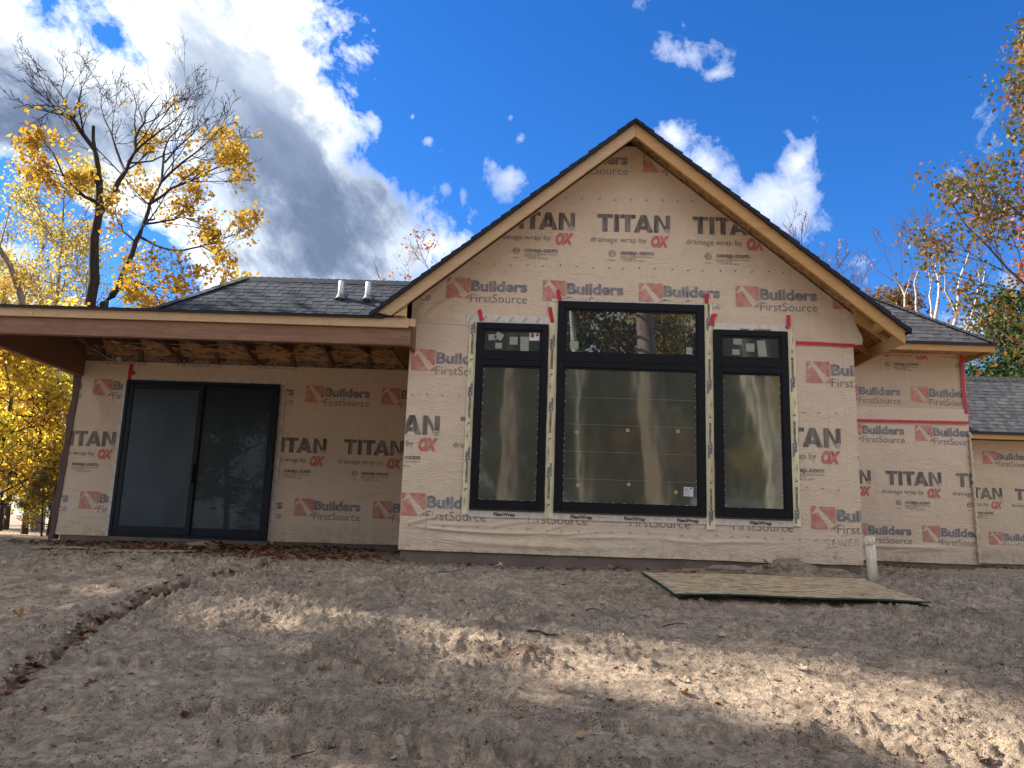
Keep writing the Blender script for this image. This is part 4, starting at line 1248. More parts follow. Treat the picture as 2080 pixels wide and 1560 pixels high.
# ---- shingles
SHINGLES = [0]
def shingle_roof(origin, uvec, vvec, poly, mat, single=True, piece=.98, expo=.143, maxn=300, seed=0, lift=0.0):
    """courses of laminated shingles on a plane; poly in (u,v), convex, counter-clockwise"""
    rr = random.Random(seed)
    O, U, V = Vector(origin), Vector(uvec).normalized(), Vector(vvec).normalized()
    N = U.cross(V).normalized()
    if N.z < 0: N = -N
    vmax = max(p_[1] for p_ in poly); umin = min(p_[0] for p_ in poly); umax = max(p_[0] for p_ in poly)
    edges = []
    for i in range(len(poly)):
        a, b = poly[i], poly[(i + 1) % len(poly)]
        edges.append((Vector((a[0], a[1], 0)), Vector((b[1] - a[1], -(b[0] - a[0]), 0)).normalized()))
    n_done = 0
    joined = bmesh.new(); jl = joined.faces.layers.float.new('tone'); anyj = False
    v = 0.0; row = 0
    while v < vmax:
        u = umin - rr.uniform(0, piece)
        while u < umax:
            bm = bmesh.new() if single and SHINGLES[0] < 300 and n_done < maxn else joined
            lay = bm.faces.layers.float.get('tone') or bm.faces.layers.float.new('tone')
            new = []
            def slab(u0, u1, v0, v1, h0, h1, tone):
                vs = [bm.verts.new(c) for c in ((u0, v0, 0), (u1, v0, 0), (u1, v0, h0), (u0, v0, h0), (u0, v1, h1), (u1, v1, h1))]
                fs = [bm.faces.new((vs[0], vs[1], vs[2], vs[3])), bm.faces.new((vs[3], vs[2], vs[5], vs[4])),
                      bm.faces.new((vs[1], vs[5], vs[2])), bm.faces.new((vs[0], vs[3], vs[4]))]
                for f_ in fs: f_[lay] = tone
                new.extend(vs)
            t0 = rr.uniform(0, .45)
            slab(u, u + piece - .003, v, v + expo * 1.15, .006, .001, t0 * .6)
            q = u + rr.uniform(.0, .08)
            while q < u + piece - .06:
                wd = rr.choice((.10, .13, .17, .22, .28))
                e = min(q + wd, u + piece - .004)
                slab(q, e, v - .0015, v + expo * 1.12, .0105, .003, min(1, t0 + rr.uniform(.05, .6)))
                q = e + rr.choice((.05, .08, .12, .17))
            if bm is not joined:
                for co, no in edges:
                    if bm.verts:
                        bmesh.ops.bisect_plane(bm, geom=bm.verts[:] + bm.edges[:] + bm.faces[:], plane_co=co, plane_no=no, clear_outer=True)
                if bm.faces:
                    for x_ in bm.verts: x_.co = O + U * x_.co.x + V * x_.co.y + N * (x_.co.z + lift)
                    bm.faces.ensure_lookup_table()
                    me = bpy.data.meshes.new('shingle'); bm.to_mesh(me)
                    link('shingle', me, mat, HX); n_done += 1; SHINGLES[0] += 1
                bm.free()
            else:
                anyj = True
            u += piece
        v += expo; row += 1
    if anyj:
        for co, no in edges:
            bmesh.ops.bisect_plane(joined, geom=joined.verts[:] + joined.edges[:] + joined.faces[:], plane_co=co, plane_no=no, clear_outer=True)
        for x_ in joined.verts: x_.co = O + U * x_.co.x + V * x_.co.y + N * (x_.co.z + lift)
        if joined.faces:
            me = bpy.data.meshes.new('shingle_courses'); joined.to_mesh(me)
            o = link('shingle_courses', me, mat, HX); o['kind'] = 'stuff'
    joined.free()
def hslope(run, s_): return math.hypot(run, run * s_)

# hip wing at the left
HS = 0.855
hx0, hy0, hz0 = -7.45, 11.70, 2.50
hr = 2.25
rid = hy0 + hr
ridz = hz0 + HS * hr
core = MB()   # solid under the shingles
q_ = .43
core.add([(hx0 + q_, hy0 + q_, hz0 + HS * q_), (1.2, hy0 + q_, hz0 + HS * q_), (1.2, rid, ridz), (hx0 + hr, rid, ridz), (hx0, 12.36, hz0), (1.2, 12.36, hz0), (1.2, hy0 + 2 * hr, hz0), (hx0, hy0 + 2 * hr, hz0)],
         [(0, 1, 2, 3), (4, 0, 3, 7), (7, 3, 2, 6), (4, 5, 1, 0), (4, 7, 6, 5), (5, 6, 2, 1)])
core.build('roof_deck', 'osb_roof', HX)
Ls = hslope(hr, HS)
shingle_roof((hx0, hy0, hz0), (1, 0, 0), (0, 1, HS), [(.43, .566), (7.6, .566), (7.6, Ls), (hr, Ls)], 'shingle', seed=1, lift=.002)
shingle_roof((hx0, hy0 + 2 * hr, hz0), (0, -1, 0), (1, 0, HS), [(0, 0), (2 * hr - .66, 0), (2 * hr - .45, .566), (hr, Ls)], 'shingle', single=False, seed=2, lift=.002)
def ridge_cap(a, b, spread, drop, mat, wd=.15, step=.14, name='ridge_shingle'):
    a, b = Vector(a), Vector(b)
    L = (b - a).length; d = (b - a) / L; s_ = Vector(spread).normalized()
    n = int(L / step)
    for i in range(n):
        p0 = a + d * (i * step); p1 = a + d * (i * step + step * 1.2)
        dz = Vector((0, 0, -drop * wd))
        h0, h1 = Vector((0, 0, .022)), Vector((0, 0, .012))
        vs = [p0 + s_ * wd + dz + h0, p0 + h0 + Vector((0, 0, .006)), p0 - s_ * wd + dz + h0, p1 + s_ * wd + dz + h1, p1 + h1, p1 - s_ * wd + dz + h1,
              p0 + s_ * wd + dz, p0, p0 - s_ * wd + dz]
        me = MB().add(vs, [(0, 1, 4, 3), (1, 2, 5, 4), (6, 7, 1, 0), (7, 8, 2, 1)]).mesh('ridge_shingle')
        link(name, me, mat, HX)
ridge_cap((hx0 + hr, rid, ridz + .006), (-1.4, rid, ridz + .006), (0, 1, 0), HS, 'shingle')
ridge_cap((hx0 + .47, hy0 + .47, hz0 + .41), (hx0 + hr, rid, ridz + .006), (1, -1, 0), HS * .5, 'shingle', wd=.13)
# porch roof surface and its thick dark edge
shingle_roof((-7.46, 9.165, pz(9.165) + .008), (1, 0, 0), (0, 1, PS), [(0, 0), (6.02, 0), (6.02, 2.9), (0, 2.9)], 'shingle', single=False, seed=3)
de = MB().box(-7.47, -1.70, 9.168, 9.196, 2.455, 2.487).build('drip_edge', 'drip', HX)
# main gable slopes
Lr = hslope(4.60 - APX, SLR); Ll = hslope(APX + 1.87, SLL)
shingle_roof((4.60, 9.155, APZ + .020 - SLR * (4.60 - APX)), (0, 1, 0), (-1, 0, SLR), [(0, 0), (7.6, 0), (7.6, Lr), (0, Lr)], 'shingle', single=False, seed=4)
shingle_roof((-1.87, 16.75, APZ + .020 - SLL * (APX + 1.87)), (0, -1, 0), (1, 0, SLL), [(0, 0), (7.6, 0), (7.6, Ll), (0, Ll)], 'shingle', single=False, seed=5)
ridge_cap((APX, 9.14, APZ + .025), (APX, 16.6, APZ + .025), (1, 0, 0), .83, 'shingle', wd=.17)
# stepped black edge of the courses on both rakes
def rake_edge(side):
    xe, s_ = (-1.87, SLL) if side < 0 else (4.60, SLR)
    m = MB(); L = abs(xe - APX); n = int(L / .115)
    for i in range(n):
        a, b = L * i / n, L * (i + 1) / n
        xa, xb = APX + side * a, APX + side * b
        za, zb = APZ - s_ * a, APZ - s_ * b
        r_ = .004 * math.sin(i * 2.1) + random.uniform(-.003, .003)
        m.prism_y([(xa, za + .003), (xb, zb + .003), (xb, zb + .070 + r_), (xa, za + .054 + r_)] if side > 0 else
                  [(xb, zb + .003), (xa, za + .003), (xa, za + .054 + r_), (xb, zb + .070 + r_)], 9.150, 9.188)
    m.build('rake_edge', 'shingle', HX)
rake_edge(-1); rake_edge(1)
# soil stacks on the left roof
for i, (px, py, pt) in enumerate(((691, 607, 571), (746, 609, 573))):
    r = ray(px, py)
    # where the view line meets the roof plane
    Y = (hz0 - HS * hy0) / (r.z - HS)
    b = r * Y
    h = (ray(px, pt) * Y).z - b.z
    st = MB().tube([b + Vector((0, 0, -.1)), b + Vector((0, 0, h))], [.047, .047], 14).build('vent_pipe', 'pvc', HX, True)
    MB().tube([b + Vector((0, -.02, -.02)), b + Vector((0, 0, .05)), b + Vector((0, 0, .085))], [.085, .062, .050], 12).build('vent_boot', 'boot', st)
    MB().hexa([b + Vector((-.10, -.10, -.085)), b + Vector((.10, -.10, -.085)), b + Vector((.10, .15, .13)), b + Vector((-.10, .15, .13)),
               b + Vector((-.10, -.10, -.070)), b + Vector((.10, -.10, -.070)), b + Vector((.10, .15, .145)), b + Vector((-.10, .15, .145))]).build('vent_flashing', 'drip', st)

# ---- right bump
BX1 = 7.65
MB().box(4.10, BX1 - .03, BY + .03, 18.2, -.30, 3.26).build('wall_framing', 'osb_roof', HX)
MB().box(4.10, BX1 - .05, BY + .02, 18.2, -1.0, -.285).build('foundation', 'concrete', HX)
bw1, fb_ = wrap_sheet('wall_wrap', 4.10, BX1, -.295, 2.14, BY, 'wrap', FOLDS_BUMP, HX, step=.07, fine=(-.3, .1))
bw1['label'] = 'lower lap of wrap on the right hand wing'
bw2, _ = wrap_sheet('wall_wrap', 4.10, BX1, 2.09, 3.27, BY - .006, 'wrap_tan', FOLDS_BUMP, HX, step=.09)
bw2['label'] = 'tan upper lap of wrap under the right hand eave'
link_side = MB().box(BX1 - .028, BX1 - .002, BY + .001, 18.2, -.29, 3.27).build('wall_wrap', 'wrap_warm', HX)
for x in (5.498, 6.705): stamp('b', x, 2.677, BY - .006, bw2, (4.3, BX1, 2.2, 3.3), fb_)
for x in (4.93, 6.13, 7.35): stamp('t', x, 3.352, BY - .006, bw2, (4.3, BX1, 2.2, 3.23), fb_)
for x in (5.525, 6.733): stamp('b', x, 2.000, BY, bw1, (4.3, BX1, -.28, 2.05), fb_)
for x in (5.005, 6.190, 7.375): stamp('t', x, .972, BY, bw1, (4.3, BX1, -.28, 2.05), fb_)
for x in (5.550, 6.756): stamp('b', x, .312, BY, bw1, (4.3, BX1, -.28, 2.05), fb_)
pale = MB().box(4.3, BX1 - .01, BY - .026, BY - .020, 2.075, 2.30).build('wrap_lap_band', 'wrap', HX)
tape_strip('seam_tape', [(4.3, 2.052), (6.0, 2.055), (7.0, 2.066), (7.645, 2.070)], .045, BY - .030, 'tape_red')
tape_strip('seam_tape', [(7.605, 3.25), (7.59, 2.60), (7.615, 2.24)], .06, BY - .032, 'tape_red')
tape_strip('seam_tape', [(7.585, 2.235), (7.66, 2.25)], .035, BY - .035, 'tape_red')
# loose folded edge of the fabric at the corner
m = MB(); pts = []; rad = []
for i in range(40):
    z = -.30 + i * (2.2 / 39)
    pts.append((BX1 - .008 + .014 * math.sin(i * 2.7) + random.uniform(-.006, .006), BY - .018 - random.uniform(0, .02), z)); rad.append(.018 + .014 * random.random())
m.tube(pts, rad, 6); m.build('loose_wrap_edge', 'wrap_warm', HX, True)
# eave of the bump and its hip roof
BS = .842
ex, ey, ez = 7.905, 12.95, 3.335
MB().box(4.2, 7.892, ey + .03, ey + .068, 3.205, 3.312).build('fascia_board', 'lumber_orange', HX)['label'] = 'orange fascia board of the right hand eave'
MB().box(7.854, 7.892, ey + .07, 18.0, 3.205, 3.312).build('fascia_board', 'lumber_y', HX)
MB().box(4.2, 7.85, ey + .07, BY - .01, 3.262, 3.275).build('soffit_board', 'osb_roof', HX)
MB().box(4.15, 7.915, ey - .005, ey + .028, 3.308, 3.348).build('drip_edge', 'drip', HX)
br = 2.45
core = MB()
xl = 2.0
core.add([(xl, ey, ez), (ex, ey, ez), (ex, ey + 2 * br, ez), (xl, ey + 2 * br, ez), (xl, ey + br, ez + BS * br), (ex - br, ey + br, ez + BS * br)],
         [(3, 2, 1, 0), (0, 1, 5, 4), (1, 2, 5), (2, 3, 4, 5), (3, 0, 4)])
# keep the solid out of the gable room front
core.build('roof_deck', 'osb_roof', HX)
Lb = hslope(br, BS)
shingle_roof((3.6, ey, ez + .012), (1, 0, 0), (0, 1, BS), [(0, 0), (ex - 3.6 + .01, 0), (ex - 3.6 - br, Lb), (0, Lb)], 'shingle_grey', seed=6)
shingle_roof((ex, ey, ez + .012), (0, 1, 0), (-1, 0, BS), [(0, 0), (2 * br, 0), (br, Lb)], 'shingle_grey', single=False, seed=7)
ridge_cap((ex - .02, ey + .02, ez + .045), (ex - br, ey + br, ez + BS * br + .03), (1, 1, 0), BS * .5, 'shingle_grey', wd=.12)

# ---- garage wing
MB().box(7.66, 16.5, GY + .03, 19.3, -.35, 2.2).build('wall_framing', 'osb_dark', HX)
MB().box(7.66, 16.5, GY + .02, 19.3, -1.0, -.33).build('foundation', 'concrete', HX)
gw, fg = wrap_sheet('wall_wrap', 7.62, 16.5, -.34, 2.20, GY, 'wrap_warm', FOLDS_GAR, HX, step=.10)
gw['label'] = 'wrap on the set back garage wall'
for k in range(-1, 4):
    stamp('b', 9.711 + 1.21 * k, 1.975, GY, gw, (7.7, 16.4, -.3, 2.18), fg)
    stamp('t', 9.125 + 1.20 * k, .972, GY, gw, (7.7, 16.4, -.3, 2.18), fg)
    stamp('b', 9.718 + 1.21 * k, .305, GY, gw, (7.7, 16.4, -.3, 2.18), fg)
MB().box(7.62, 16.9, 16.22, 16.258, 2.175, 2.285).build('fascia_board', 'lumber_orange', HX)['label'] = 'pale fascia board of the garage eave'
MB().box(7.62, 16.9, 16.26, GY - .01, 2.215, 2.228).build('soffit_board', 'osb_roof', HX)
MB().box(7.62, 16.92, 16.185, 16.218, 2.265, 2.318).build('drip_edge', 'drip', HX)
gr_, gz_ = 1.82, 2.300
GS = .835
MB().add([(7.63, 16.19, gz_), (16.9, 16.19, gz_), (16.9, 16.19 + 2 * gr_, gz_), (7.63, 16.19 + 2 * gr_, gz_), (7.63, 16.19 + gr_, gz_ + GS * gr_), (16.9, 16.19 + gr_, gz_ + GS * gr_)],
         [(3, 2, 1, 0), (0, 1, 5, 4), (1, 2, 5), (2, 3, 4, 5), (3, 0, 4)]).build('roof_deck', 'osb_roof', HX)
Lg = hslope(gr_, GS)
shingle_roof((7.66, 16.185, gz_ + .012), (1, 0, 0), (0, 1, GS), [(0, 0), (9.2, 0), (9.2, Lg), (0, Lg)], 'shingle_grey', maxn=160, seed=8)
ridge_cap((7.66, 16.19 + gr_, gz_ + GS * gr_ + .02), (16.8, 16.19 + gr_, gz_ + GS * gr_ + .02), (0, 1, 0), GS, 'shingle_grey')

# ------------------------------------------------------------------ things on the ground
# strand board sheet
c0, c1, c2, c3 = Vector((1.470, 7.60, -.528)), Vector((3.830, 7.58, -.523)), Vector((3.70, 8.72, -.375)), Vector((1.335, 8.75, -.385))
sheet = empty('plywood_sheet', (2.6, 8.1, -.45), 'flat sheet of strand board with green edges lying on the dirt', 'board')
dn = Vector((0, 0, -.014))
n_ = 24
m = MB()
top = []
for j in range(9):
    for i in range(n_ + 1):
        s_, t_ = i / n_, j / 8
        pnt = (c0 * (1 - s_) + c1 * s_) * (1 - t_) + (c3 * (1 - s_) + c2 * s_) * t_
        pnt = pnt + Vector((0, 0, .014 * math.sin(s_ * 3.1) * (1 - t_) + .006 * math.sin(s_ * 9 + t_ * 4)))
        top.append(pnt)
fs = [(j * (n_ + 1) + i, j * (n_ + 1) + i + 1, (j + 1) * (n_ + 1) + i + 1, (j + 1) * (n_ + 1) + i) for j in range(8) for i in range(n_)]
m.add(top, fs); m.add([q + dn for q in top], [tuple(reversed(f)) for f in fs])
m.build('board_face', 'osb', sheet)
m = MB()
rim = [j for j in range(n_ + 1)] + [(j) * (n_ + 1) + n_ for j in range(1, 9)] + [8 * (n_ + 1) + i for i in range(n_ - 1, -1, -1)] + [j * (n_ + 1) for j in range(7, 0, -1)]
cen = (c0 + c1 + c2 + c3) / 4
for a, b in zip(rim, rim[1:] + rim[:1]):
    A_, B_ = top[a], top[b]
    oa, ob = (A_ - cen).normalized() * .004, (B_ - cen).normalized() * .004
    oa.z = ob.z = 0
    m.add([A_ + oa, B_ + ob, B_ + ob + dn, A_ + oa + dn, A_ - oa * 2 + Vector((0, 0, .0015)), B_ - ob * 2 + Vector((0, 0, .0015))], [(0, 1, 2, 3), (4, 5, 1, 0)])
m.build('painted_edge', 'green_edge', sheet)

# sewer clean-out
cp = empty('cleanout_pipe', (3.885, 8.93, -.42), 'short dirty white plastic pipe with a collar standing by the wall corner', 'pipe')
lean = Vector((-.035, 0, 0))
m = MB().tube([(3.905, 8.93, -.50), (3.893, 8.93, -.2), (3.883, 8.93, .01)], [.053, .053, .053], 20); m.build('pipe_body', 'pvc_dirty', cp, True)
MB().tube([(3.884, 8.93, -.02), (3.883, 8.93, -.015), (3.880, 8.93, .045), (3.8795, 8.93, .052)], [.057, .060, .060, .056], 20).build('collar', 'pvc_dirty', cp, True)
MB().tube([(3.8795, 8.93, .052), (3.879, 8.93, .066), (3.879, 8.93, .068)], [.050, .048, .030], 16).build('cap', 'pvc_dirty', cp, True)

# leaves: curled maple-like blades
def leaf_mesh(name, size, curl, seed, lobes=5):
    rr = random.Random(seed)
    pts = []
    n = lobes * 4
    for k in range(n):
        a = 2 * math.pi * k / n
        r = size * (.30 + .22 * abs(math.cos(a * lobes / 2)) + .04 * rr.random()) * (1 if abs(a - math.pi) > .3 else .6)
        x, y = r * math.cos(a), r * math.sin(a) * .8
        z = curl * size * ((x / size) ** 2 * 2.2 + abs(y / size) * 0.9) + .08 * size * rr.random()
        pts.append((x, y, z))
    vs = [(0, 0, 0)] + pts
    fs = [(0, i + 1, (i + 1) % n + 1) for i in range(n)]
    me = bpy.data.meshes.new(name); me.from_pydata(vs, [], fs); me.update()
    return me
LEAF = [leaf_mesh('leaf', 1.0, c, i, lb) for i, (c, lb) in enumerate(((.25, 5), (.5, 4), (.12, 6), (.7, 3), (.35, 5), (.9, 3)))]
LM = {}
def leaf_copy(i, mat):
    k = (i, mat)
    if k not in LM:
        me = LEAF[i].copy(); me.materials.append(M[mat]); LM[k] = me
    return LM[k]
def put_leaf(px, py, size_px, mat, label, group=None, k=None, name='fallen_leaf'):
    x, y = px_ground(px, py)
    z = gh(x, y)
    # refine so the leaf lands at the pixel on the real surface
    r = ray(px, py)
    for _ in range(6):
        Yn = z / r.z if r.z < -.01 else y
        y = .5 * y + .5 * Yn; x = r.x * y; z = gh(x, y)
    o = bpy.data.objects.new(name, leaf_copy(random.randrange(6) if k is None else k, mat))
    COL.objects.link(o)
    s_ = size_px / FPX * y * 0.95
    o.scale = (s_, s_, s_ * random.uniform(.7, 1.3))
    o.location = (x, y, z + .006)
    o.rotation_euler = (random.uniform(-.45, .45), random.uniform(-.45, .45), random.uniform(0, 6.28))
    props(o, label, 'leaf', group)
    return o
named = [
 (40, 1254, 26, 'dry_orange', 'orange fallen leaf near the left edge above the washed out rut'),
 (80, 1179, 18, 'dry_pale', 'pale fallen leaf on the shaded dirt at upper left of the yard'),
 (200, 1224, 10, 'dry_pale', 'tiny bright leaf chip left of the rut'),
 (185, 1386, 26, 'dry_orange', 'peach coloured leaf in the left foreground above the track lugs'),
 (175, 1398, 14, 'dry_red', 'small dark leaf just below the peach leaf'),
 (22, 1368, 18, 'dry_pale', 'flat yellowish leaf inside the rut by the left edge'),
 (380, 1444, 30, 'dry_red', 'dark red curled leaf beyond the left row of lug marks'),
 (135, 1294, 16, 'dry_pale', 'pale greenish leaf lying in the middle of the rut'),
 (325, 1213, 22, 'dry_pale', 'round greenish leaf at the top bend of the rut'),
 (722, 1353, 26, 'dry_orange', 'tan leaf on the sand below the lit hump'),
 (655, 1370, 28, 'dry_orange', 'curled rusty leaf standing left of the tan leaf'),
 (775, 1390, 24, 'dry_orange', 'flat orange leaf right of the curled rusty leaf'),
 (793, 1327, 16, 'dry_pale', 'small crumpled cream leaf on the lit hump'),
 (672, 1520, 24, 'dry_pale', 'pale upright leaf near the bottom edge left of centre'),
 (800, 1544, 18, 'dry_pale', 'whitish leaf at the bottom edge left of centre'),
 (950, 1518, 14, 'dry_orange', 'little ochre leaf near the bottom centre'),
 (1050, 1462, 28, 'dry_pale', 'long pale leaf with a shadow in the centre foreground'),
 (1175, 1502, 28, 'dry_orange', 'leaf with orange tip and bluish base in the right foreground'),
 (1390, 1411, 30, 'dry_orange', 'crumpled brown and yellow leaf below the sunlit band'),
 (1443, 1361, 26, 'dry_pale', 'bright cream leaf in the middle of the sunlit band'),
 (1628, 1361, 26, 'dry_pale', 'pale folded leaf casting a shadow on the sunlit band'),
 (1240, 1424, 24, 'dry_red', 'dark red leaf between lug marks right of centre'),
 (1135, 1404, 22, 'dry_orange', 'pinkish leaf flat on the sand right of the brown clod'),
 (1858, 1296, 22, 'dry_orange', 'orange brown leaf far right beyond the sunlit band'),
 (1812, 1434, 12, 'dry_red', 'small black leaf in the right foreground'),
 (2000, 1549, 44, 'dry_red', 'large deep red leaf at the bottom right edge'),
 (1588, 1309, 14, 'dry_red', 'little dark leaf above the sunlit band right of centre'),
 (1512, 1275, 20, 'dry_pale', 'pale leaf in the shade below the strand board'),
 (1467, 1291, 20, 'dry_pale', 'beige leaf in the shade just above the sunlit band'),
 (1137, 1229, 16, 'dry_pale', 'small pale leaf left of the strand board, farther left of two'),
 (1223, 1228, 14, 'dry_pale', 'small pale leaf left of the strand board, nearer right of two'),
 (1204, 1165, 18, 'dry_pale', 'pale leaf beside the far left corner of the strand board'),
 (920, 1143, 14, 'dry_orange', 'bright orange leaf against the foundation left of centre'),
 (1017, 1152, 16, 'dry_pale', 'pale curled leaf near the foundation under the left window'),
 (1972, 1260, 24, 'dry_pale', 'long pale leaf at the far right of the yard'),
 (2070, 1335, 22, 'dry_pale', 'cream leaf at the right edge beside the sunlit band'),
 (1573, 1157, 22, 'dry_orange', 'orange leaf on the spoil heap behind the strand board'),
]
for (px, py, s_, mt, lb) in named:
    put_leaf(px, py, s_, mt, lb)
rr = random.Random(11)
for i in range(150):
    py = 1150 + 400 * rr.random() ** 0.8
    px = rr.uniform(5, 2075)
    if 1290 < px < 1900 and py < 1225: continue
    mt = rr.choice(['dry_pale', 'dry_orange', 'dry_red', 'dry_red', 'dry_orange', 'dry_pale'])
    col_ = {'dry_pale': 'pale', 'dry_orange': 'rusty', 'dry_red': 'dark'}[mt]
    side_ = 'left' if px < 690 else ('middle' if px < 1390 else 'right')
    row_ = 'near the camera' if py > 1420 else ('halfway to the house' if py > 1270 else 'near the house')
    put_leaf(px, py, rr.uniform(7, 15), mt, f'small {col_} leaf scrap on the {side_} of the yard, {row_}', f'{col_} leaf scraps on the {side_} of the yard, {row_}')

def instances_mesh(name, locs, sizes, mat, base, tilt=.6, seed=0, flat=1.0):
    """many small copies of one mesh joined into one"""
    r_ = np.random.default_rng(seed)
    bv = np.array([v.co[:] for v in base.vertices]); bf = [tuple(p_.vertices) for p_ in base.polygons]
    n = len(locs); k = len(bv)
    ax, ay, az = r_.uniform(-tilt, tilt, n), r_.uniform(-tilt, tilt, n), r_.uniform(0, 6.28, n)
    cx, sx_, cy, sy, cz, sz_ = np.cos(ax), np.sin(ax), np.cos(ay), np.sin(ay), np.cos(az), np.sin(az)
    Rm = np.empty((n, 3, 3))
    Rm[:, 0] = np.stack([cz * cy, cz * sy * sx_ - sz_ * cx, cz * sy * cx + sz_ * sx_], 1)
    Rm[:, 1] = np.stack([sz_ * cy, sz_ * sy * sx_ + cz * cx, sz_ * sy * cx - cz * sx_], 1)
    Rm[:, 2] = np.stack([-sy, cy * sx_, cy * cx], 1)
    V_ = np.einsum('nij,kj->nki', Rm, bv * np.array([1, 1, flat])) * np.asarray(sizes)[:, None, None] + np.asarray(locs)[:, None, :]
    m_ = len(bf); L = np.array([len(f) for f in bf])
    fl = np.concatenate([np.array(f) for f in bf])
    loops = (fl[None] + (np.arange(n) * k)[:, None]).reshape(-1)
    me = bpy.data.meshes.new(name)
    me.vertices.add(n * k); me.vertices.foreach_set('co', V_.reshape(-1).astype(np.float32))
    me.loops.add(len(loops)); me.loops.foreach_set('vertex_index', loops.astype(np.int32))
    starts = np.concatenate([[0], np.cumsum(np.tile(L, n))[:-1]])
    me.polygons.add(n * m_); me.polygons.foreach_set('loop_start', starts.astype(np.int32))
    me.update(calc_edges=True)
    o = link(name, me, mat)
    return o
# dark and pale crumbs scattered over the yard
def chunk(seed):
    rr = random.Random(seed); bm = bmesh.new()
    bmesh.ops.create_uvsphere(bm, u_segments=4, v_segments=2, radius=.5)
    for v in bm.verts: v.co *= rr.uniform(.6, 1.2); v.co.z *= .7
    me = bpy.data.meshes.new('crumb'); bm.to_mesh(me); bm.free(); return me
def scatter(n, ymin, ymax, pw, seed, xr=1.0):
    r_ = np.random.default_rng(seed)
    y = ymin + (ymax - ymin) * r_.random(n) ** pw
    x = r_.uniform(-1, 1, n) * y * .74 * xr
    return x, y, ground_h(x, y)
x, y, z = scatter(22000, 3.2, 9.3, 1.2, 5)
keep = fbm_grid(x, y, .9, 3, 77) > .43
x, y, z = x[keep], y[keep], z[keep]
o = instances_mesh('dark_crumbs', np.stack([x, y, z + .001], 1), .004 + .011 * rng.random(len(x)) ** 3, 'speck', chunk(1), 1.0, 3)
props(o, 'dark bark crumbs sprinkled over the dirt', 'debris', kind='stuff')
x, y, z = scatter(16000, 3.2, 11.5, 1.1, 6)
o = instances_mesh('dirt_clods', np.stack([x, y, z + .001], 1), .006 + .030 * rng.random(len(x)) ** 5, 'clod', chunk(2), 1.0, 4)
props(o, 'small clods and pebbles of dry dirt over the yard', 'debris', kind='stuff')
x, y, z = scatter(2600, 3.2, 10, 1.2, 8)
o = instances_mesh('pale_grit', np.stack([x, y, z + .001], 1), .004 + .008 * rng.random(len(x)) ** 3, 'pebble', chunk(3), 1.0, 5)
props(o, 'pale grit on the dirt', 'debris', kind='stuff')
# reddish litter blown against the patio wall and the corner of the right wing
locs = []
r_ = np.random.default_rng(9)
for (cx, cy, sx_, sy_, n) in ((-4.6, 11.55, 1.9, .35, 1500), (-3.9, 10.35, .9, .22, 700), (-2.8, 11.0, .8, .5, 450), (-5.4, 10.7, 1.4, .12, 250), (5.2, 12.7, .9, .25, 500), (-2.4, 9.9, .7, .3, 300), (8.5, 15.8, 1.5, .4, 400), (4.6, 11.6, .6, .6, 150), (-3.4, 9.0, 1.3, .5, 120), (0, 9.3, 3, .15, 150)):
    x = cx + r_.normal(0, sx_, n) * .6; y = cy + r_.normal(0, sy_, n)
    k = ~((x > -1.45) & (x < 4.1) & (y > 9.6)) & (y < 12.25 + 20 * (x > 4.1)) & (x > -7.2)
    x, y = x[k], y[k]
    locs.append(np.stack([x, y, ground_h(x, y) + .004 + .02 * r_.random(len(x))], 1))
for (xa, ya), (xb, yb) in zip(RUTW[:-1], RUTW[1:]):
    n = 13
    t_ = r_.random(n)
    x = xa + (xb - xa) * t_ + r_.normal(0, .05, n); y = ya + (yb - ya) * t_ + r_.normal(0, .05, n) - .03
    locs.append(np.stack([x, y, ground_h(x, y) + .004 + .01 * r_.random(n)], 1))
locs = np.concatenate(locs)
o = instances_mesh('leaf_litter', locs, .035 + .05 * r_.random(len(locs)), 'litter', LEAF[0], .5, 9)
props(o, 'reddish dead leaves blown against the foundations', 'leaf litter', kind='stuff')

# sticks
def stick(px_pts, r0, label, name='stick', lift=.012):
    pts = []
    for (a, b, h) in px_pts:
        x, y = px_ground(a, b); z = gh(x, y); pts.append(Vector((x, y, z + lift + h)))
    o = empty(name, pts[0], label, 'stick')
    MB().tube(pts, [r0 * (1 - .6 * i / (len(pts) - 1)) for i in range(len(pts))], 6).build('twig', 'stick', o, True)
    return o
stick([(1073, 1291, .01), (1095, 1301, .015), (1112, 1304, .01), (1133, 1303, 0)], .013, 'dark curved stick lying at the left end of the sunlit band')
stick([(98, 1131, 0), (105, 1124, .05), (113, 1117, .14)], .008, 'thin twig leaning on the pale board at far left')
s2 = stick([(176, 1132, 0), (179, 1124, .06), (178, 1114, .13)], .010, 'small forked twig standing upright before the patio door')
x, y = px_ground(179, 1124); MB().tube([Vector((x, y, gh(x, y) + .06)), Vector((x + .06, y, gh(x, y) + .09))], [.006, .003], 5).build('fork', 'stick', s2)
stick([(1190, 1252, 0), (1202, 1256, .02), (1222, 1257, .01)], .007, 'short crooked twig left of the strand board in shade')
stick([(1345, 1278, 0), (1370, 1273, .01), (1395, 1268, 0)], .006, 'thin straight twig below the strand board')
stick([(880, 1173, 0), (915, 1170, .01), (942, 1166, 0)], .006, 'long thin twig under the left window')
stick([(590, 1540, 0), (640, 1532, .01)], .006, 'thin twig near the bottom edge left of centre')
